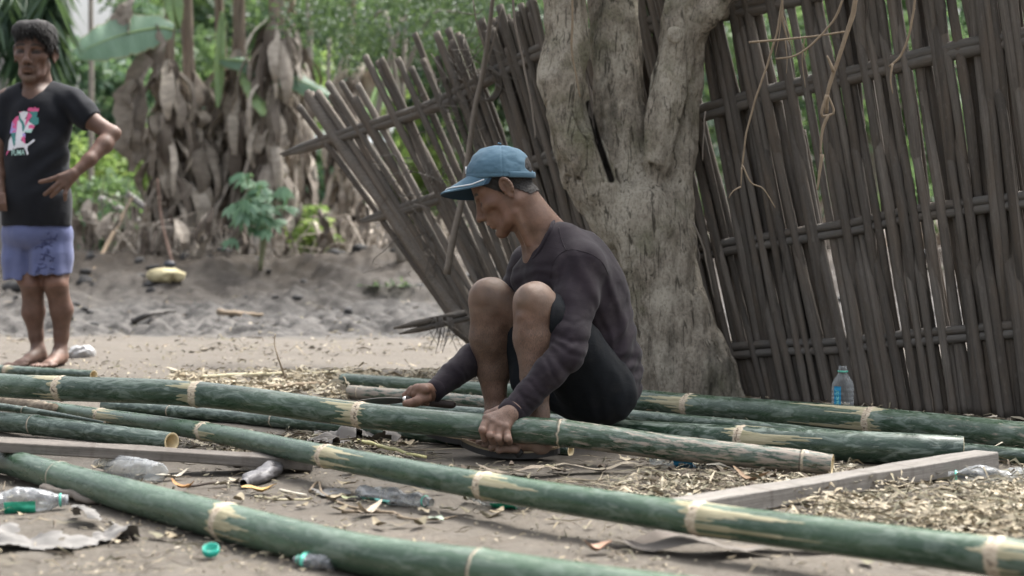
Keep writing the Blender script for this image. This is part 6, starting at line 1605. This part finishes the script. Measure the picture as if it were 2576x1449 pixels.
def bottle(label, axis0, axis1, r, crush=0.0, flat=1.0, lab=None, ring='ring', mat=None, ribs=7, seed=0, text=None, lab_range=(.28, .56), lab_arc=(0, 2 * PI), neck=True, lab_txt_at=None):
    """a bottle from the centre of its base to its mouth"""
    a, b = np.asarray(axis0, float), np.asarray(axis1, float); L = np.linalg.norm(b - a); z = (b - a) / L
    x = np.cross(z, (0, 0, 1.)); x = np.array((0, -1., 0)) if np.linalg.norm(x) < .1 else x / np.linalg.norm(x); y = np.cross(z, x)
    prof = [(0, .15), (.004, .75), (.02, .97)]
    for k in range(ribs * 6 + 1):
        t = .03 + k / (ribs * 6) * .60; prof.append((t, 1 - .045 * (.5 + .5 * math.cos(k / 6 * 2 * PI)) ** 3))
    prof += [(.66, .98), (.70, .93), (.75, .82), (.80, .66), (.84, .50), (.87, .42), (.90, .40), (.905, .47), (.915, .47), (.92, .39), (.95, .385), (1, .375), (1, .33)]
    prof = np.array(prof); seg = 40; th = np.linspace(0, 2 * PI, seg, endpoint=False); rr = np.random.default_rng(seed)
    def shape(t, th_, k=1.0):
        rad = np.interp(t, prof[:, 0], prof[:, 1]) * r * k; cx = np.cos(th_); cy = np.sin(th_)
        P_ = a + z * (L * t)[..., None] + x * (rad * cx)[..., None] + y * (rad * cy * (1 - (1 - flat) * np.clip((.86 - t) * 6, 0, 1)))[..., None]
        if crush:
            n = fbm(np.stack([t * 5 + seed, cx * 1.2, cy * 1.2], -1), 3, seed) - .5; P_ = P_ - (x * (cx * n * crush * r * 2.4)[..., None] + y * (cy * n * crush * r * 2.4)[..., None]) * np.clip((.88 - t) * 6, 0, 1)[..., None]
        return P_
    root = thing('plastic_bottle', (a[0], a[1], min(a[2], b[2]) - 0.0), label, 'bottle', 'plastic bottles left on the ground')
    T, TH = np.meshgrid(prof[:, 0], th, indexing='ij'); V = shape(T, TH); lowest = V[..., 2].min(); sh = 0
    n = len(prof); i = np.arange(n - 1)[:, None] * seg; j = np.arange(seg)[None]; j2 = (j + 1) % seg
    mk('bottle_body', V.reshape(-1, 3), np.stack([i + j, i + j2, i + seg + j2, i + seg + j], -1).reshape(-1, 4), mat or CLEAR, root)
    if ring:
        tt = np.linspace(.893, .918, 4); T, TH = np.meshgrid(tt, th, indexing='ij'); V = shape(T, TH, 1.06); i = np.arange(3)[:, None] * seg
        mk('neck_ring', V.reshape(-1, 3), np.stack([i + j, i + j2, i + seg + j2, i + seg + j], -1).reshape(-1, 4), INK[ring], root)
    if lab:
        tt = np.linspace(*lab_range, 24); t2 = np.linspace(*lab_arc, 40); T, TH = np.meshgrid(tt, t2, indexing='ij'); V = shape(T, TH, 1.025); g = np.arange(24 * 40).reshape(24, 40)
        lo_ = mk('label', V.reshape(-1, 3), np.stack([g[:-1, :-1], g[:-1, 1:], g[1:, 1:], g[1:, :-1]], -1).reshape(-1, 4), INK[lab], root)
        if text:
            word, t0, t1, a0, a1, inkn = text
            tc = bpy.data.curves.new('txt', 'FONT'); tc.body = word; tc.shear = .25; tc.offset = .01; to = bpy.data.objects.new('txt', tc); COL.objects.link(to); bpy.context.view_layer.update()
            tm = bpy.data.meshes.new_from_object(to.evaluated_get(bpy.context.evaluated_depsgraph_get())); co = np.array([q.co[:2] for q in tm.vertices]); co = (co - co.min(0)) / (co.max(0) - co.min(0))
            V = shape(t0 + (t1 - t0) * co[:, 0], a0 + (a1 - a0) * co[:, 1], 1.04); F = [tuple(p.vertices) for p in tm.polygons]
            mk('lettering', V, F, INK[inkn], lo_, False); bpy.data.objects.remove(to); bpy.data.curves.remove(tc); bpy.data.meshes.remove(tm)
    return root
def lay(u0, v0, u1, v1, r, z0=None, flat=1.0):
    a, b = on_ground(u0, v0), on_ground(u1, v1); a[2] += r * flat; b[2] += (z0 if z0 is not None else r * .6); return a, b
b0 = P(2120, 1070, 5.45); b0[2] = .004
bottle('clear empty bottle standing upright by the fence behind the rear pole', b0, b0 + (0, 0, .186), .0355, lab='blue', lab_range=(.20, .66), lab_arc=(-1.05, -.35), text=('Mouchi', .22, .60, -.52, -.92, 'teal'), seed=1, ribs=8)
a, b = lay(-40, 1292, 172, 1282, .031, .022, .75); bottle('scuffed bottle with green label lying at the left edge of the ground', a, b, .033, .30, .8, 'green', 'ring', MILKY, 6, 2, None, (.25, .62), (-.2, 2.2))
a, b = lay(242, 1190, 402, 1213, .026, .022); bottle('clear ribbed bottle lying behind the thickest pole', b, a, .029, .18, .95, None, None, CLEAR, 8, 3, neck=True)
a, b = lay(612, 1232, 692, 1192, .022, .02, .7); bottle('crushed dull grey bottle beside the plank end', b, a, .029, .32, .5, 'grey', None, simple('dull_grey_film', (.115, .11, .113), .45, .45, 40, .002), 3, 4, None, (.40, .50), (0, 2 * PI))
a, b = lay(912, 1250, 1086, 1278, .018, .013, .6); bottle('crushed flat bottle with torn teal label on bare silt', a, b, .028, .40, .55, 'teal', 'ring', MILKY, 3, 5, None, (.10, .52), (.25, 1.3))
a, b = lay(1345, 1282, 1178, 1270, .03, .022); bottle('bottle with green label half hidden under the foreground pole', a, b, .030, .15, .95, 'green', None, MILKY, 6, 6, None, (.25, .62), (-1.0, 2.6))
a, b = lay(1858, 1184, 1640, 1170, .020, .018, .75); bottle('clear bottle with blue label lying under the muddy end of the held pole', b, a, .024, .2, .75, 'blue', None, CLEAR, 5, 7, ('Si', .34, .46, .9, .1, 'white'), (.30, .52), (-.6, 2.4))
a, b = lay(2590, 1222, 2386, 1214, .024, .016, .7); bottle('crushed clear bottle with green neck ring lying behind the beam end', a, b, .033, .60, .75, None, 'ring', CLEAR, 3, 8)
a, b = lay(842, 1436, 742, 1424, .014, .012); bottle('scuffed bottle neck poking out under the thickest pole', a, b, .019, .3, .8, 'ring', 'ring', MILKY, 3, 9, None, (.66, .78), (0, 2 * PI))

# bottle cap lying open side up
c = on_ground(531, 1405); th = np.linspace(0, 2 * PI, 48, endpoint=False); mb = MB(); zz = [(.0145, 0), (.0158, .002), (.0158, .014), (.0142, .014), (.0138, .003), (.001, .003)]
tilt = np.array(Matrix.Rotation(.42, 3, 'X')); V = np.array([np.stack([r * np.cos(th) * (1 + (.02 * (np.arange(48) % 2) if .0155 < r else 0)), r * np.sin(th), 0 * th + z], -1) for r, z in zz]).reshape(-1, 3) @ tilt.T + c + (0, 0, .010)
i = np.arange(len(zz) - 1)[:, None] * 48; j = np.arange(48)[None]; mk_top('bottle_cap', V, np.stack([i + j, i + (j + 1) % 48, i + 48 + (j + 1) % 48, i + 48 + j], -1).reshape(-1, 4), simple('cap_green', (.015, .36, .27), .35, .1), 'teal green bottle cap lying open side up in the foreground', 'bottle cap')

# ---- bags, torn sheets, sticks
c = on_ground(206, 898); c[2] += .018; V, Q = crumple(c, (.055, .045, .032), .035, 8, .03, .0, .004); mk_top('white_bag', V, Q, simple('white_plastic', (.42, .42, .42), .45, .15, 30), 'crumpled white bag on the sand beside the standing man\'s heel', 'bag')
def sheet(name, pts_uv, mat, label, cat, seed, hgt=.03, res=.012, ragged=.5):
    W = np.array([on_ground(u, v) for u, v in pts_uv]); lo, hi = W.min(0), W.max(0); xs = np.arange(lo[0], hi[0], res); ys = np.arange(lo[1], hi[1], res); X, Y = np.meshgrid(xs, ys, indexing='ij')
    def inside(px, py):
        r = np.zeros(px.shape, bool); n = len(W)
        for k in range(n):
            (x1, y1), (x2, y2) = W[k, :2], W[(k + 1) % n, :2]; c_ = ((y1 > py) != (y2 > py)) & (px < (x2 - x1) * (py - y1) / (y2 - y1 + 1e-12) + x1); r ^= c_
        return r
    w = (fbm(np.stack([X * 14, Y * 14, 0 * X], -1), 3, seed) - .5) * .12 * ragged; ins = inside(X + w, Y + w[::-1]) & (fbm(np.stack([X * 9, Y * 11, 0 * X + 5], -1), 3, seed + 4) > .33 * ragged + .1)
    Z = gz(X, Y) + .004 + hgt * np.abs(fbm(np.stack([X * 11 + Y * 5, Y * 22, 0 * X], -1), 4, seed + 8) - .42) * 2 * (.3 + vnoise(np.stack([X * 6, Y * 6, 0 * X], -1), seed))
    idx = np.arange(X.size).reshape(X.shape); q = np.stack([idx[:-1, :-1], idx[1:, :-1], idx[1:, 1:], idx[:-1, 1:]], -1); ok = ins[:-1, :-1] & ins[1:, :-1] & ins[1:, 1:] & ins[:-1, 1:]; q = q[ok]
    us, inv = np.unique(q, return_inverse=True); V = np.stack([X, Y, Z], -1).reshape(-1, 3)[us]
    return mk_top(name, V, inv.reshape(-1, 4), mat, label, cat)
SHEETM = simple('dirty_sheet', (.15, .143, .133), .75, .5, 16, .002); CLOTHG = simple('grey_sheet', (.11, .10, .09), .7, .35, 14, .002)
sheet('torn_plastic_sheet', [(-30, 1345), (60, 1325), (150, 1302), (235, 1318), (345, 1340), (352, 1362), (250, 1378), (190, 1402), (90, 1385), (-30, 1392)], SHEETM, 'torn dirty white plastic sheet half buried in the left foreground', 'plastic sheet', 3, .05, .006, .85)
sheet('plastic_scrap', [(770, 1238), (850, 1228), (900, 1236), (890, 1252), (800, 1256)], SHEETM, 'small scrap of clear film pressed in the silt left of the crushed teal bottle', 'plastic scrap', 9, .016, .007)
sheet('grey_cloth', [(760, 1120), (800, 1090), (930, 1090), (1010, 1094), (1064, 1106), (1000, 1122), (900, 1114), (850, 1130), (790, 1134)], CLOTHG, 'crumpled grey sheet of sacking under the held pole', 'sacking', 12, .075, .009, .2)
def stick(label, pts, r0, r1, mat, step=.02):
    C = [on_ground(u, v, lift) if v > 830 else ray_ground(u, v, lift * .5) for u, v, lift in pts]; V, F = twig(C, r0, r1, step, 7); V += (fbm(V * 22, 2, 3) - .5)[:, None] * r0 * 1.2; mk_top('dry_stick', V, F, mat, label, 'stick', 'sticks and stems lying on the ground')
STRAW = simple('straw', (.52, .46, .30), .75, .2, 30); 
stick('long straight pale green stem lying across the sand behind the poles', [(505, 951, .008), (600, 944, .012), (720, 940, .012), (868, 938, .01)], .009, .006, STRAW)
stick('pale stick lying just behind the left end of the rear poles', [(640, 976, .012), (760, 968, .02), (830, 962, .012)], .011, .006, TW)
b_ = on_ground(720, 958); V, F = twig([b_, P(712, 935, b_[1]), P(698, 895, b_[1] - .03), P(690, 862, b_[1]), P(693, 840, b_[1])], .005, .0018, .02, 6); mk_top('dry_stick', V, F, TW, 'bare curved stem standing up from the sand left of the rear poles', 'stick', 'sticks and stems lying on the ground')
stick('thin crooked rootlet curling on the silt above the crushed teal bottle', [(778, 1236, .004), (800, 1212, .012), (812, 1240, .006), (850, 1262, .004), (905, 1280, .004), (955, 1283, .004)], .0035, .003, TW)
stick('straight brown twig with a bent tip on the silt at centre', [(860, 1288, .004), (930, 1287, .008), (985, 1290, .006), (1010, 1300, .004)], .0042, .003, TW)
stick('pale thin straw across the left silt', [(640, 1250, .003), (700, 1256, .004), (785, 1255, .003)], .003, .002, STRAW)
stick('white splinter lying beside the rootlet', [(705, 1232, .004), (770, 1246, .006)], .004, .003, simple('splinter', (.60, .54, .44), .7))
stick('grey weathered branch piece under the thickest pole', [(105, 1232, .012), (180, 1243, .018), (260, 1262, .01)], .012, .008, TWG)
stick('dark twig pointing at the crushed grey bottle', [(470, 1224, .006), (540, 1215, .012), (620, 1212, .006)], .004, .003, simple('dark_twig', (.06, .045, .035), .8))
stick('black branch lying in the mud behind the standing man', [(335, 812, .02), (385, 800, .06), (440, 792, .05)], .02, .01, simple('wet_twig', (.05, .045, .04), .7))
stick('pale bent stick lying in the mud at centre', [(548, 790, .03), (580, 800, .06), (660, 796, .03)], .02, .012, TW)
stick('green yellow split strip of bamboo under the held pole', [(900, 1108, .012), (980, 1128, .016), (1070, 1152, .01)], .007, .004, simple('split_strip', (.46, .43, .20), .6))
stick('thin straw arching beside the sandal heel', [(1395, 1176, .004), (1375, 1170, .03), (1352, 1186, .003)], .002, .0015, STRAW, .01)
stick('long dark twig on the silt by the foreground pole', [(1000, 1300, .004), (1080, 1308, .006), (1150, 1298, .004)], .003, .002, TW)
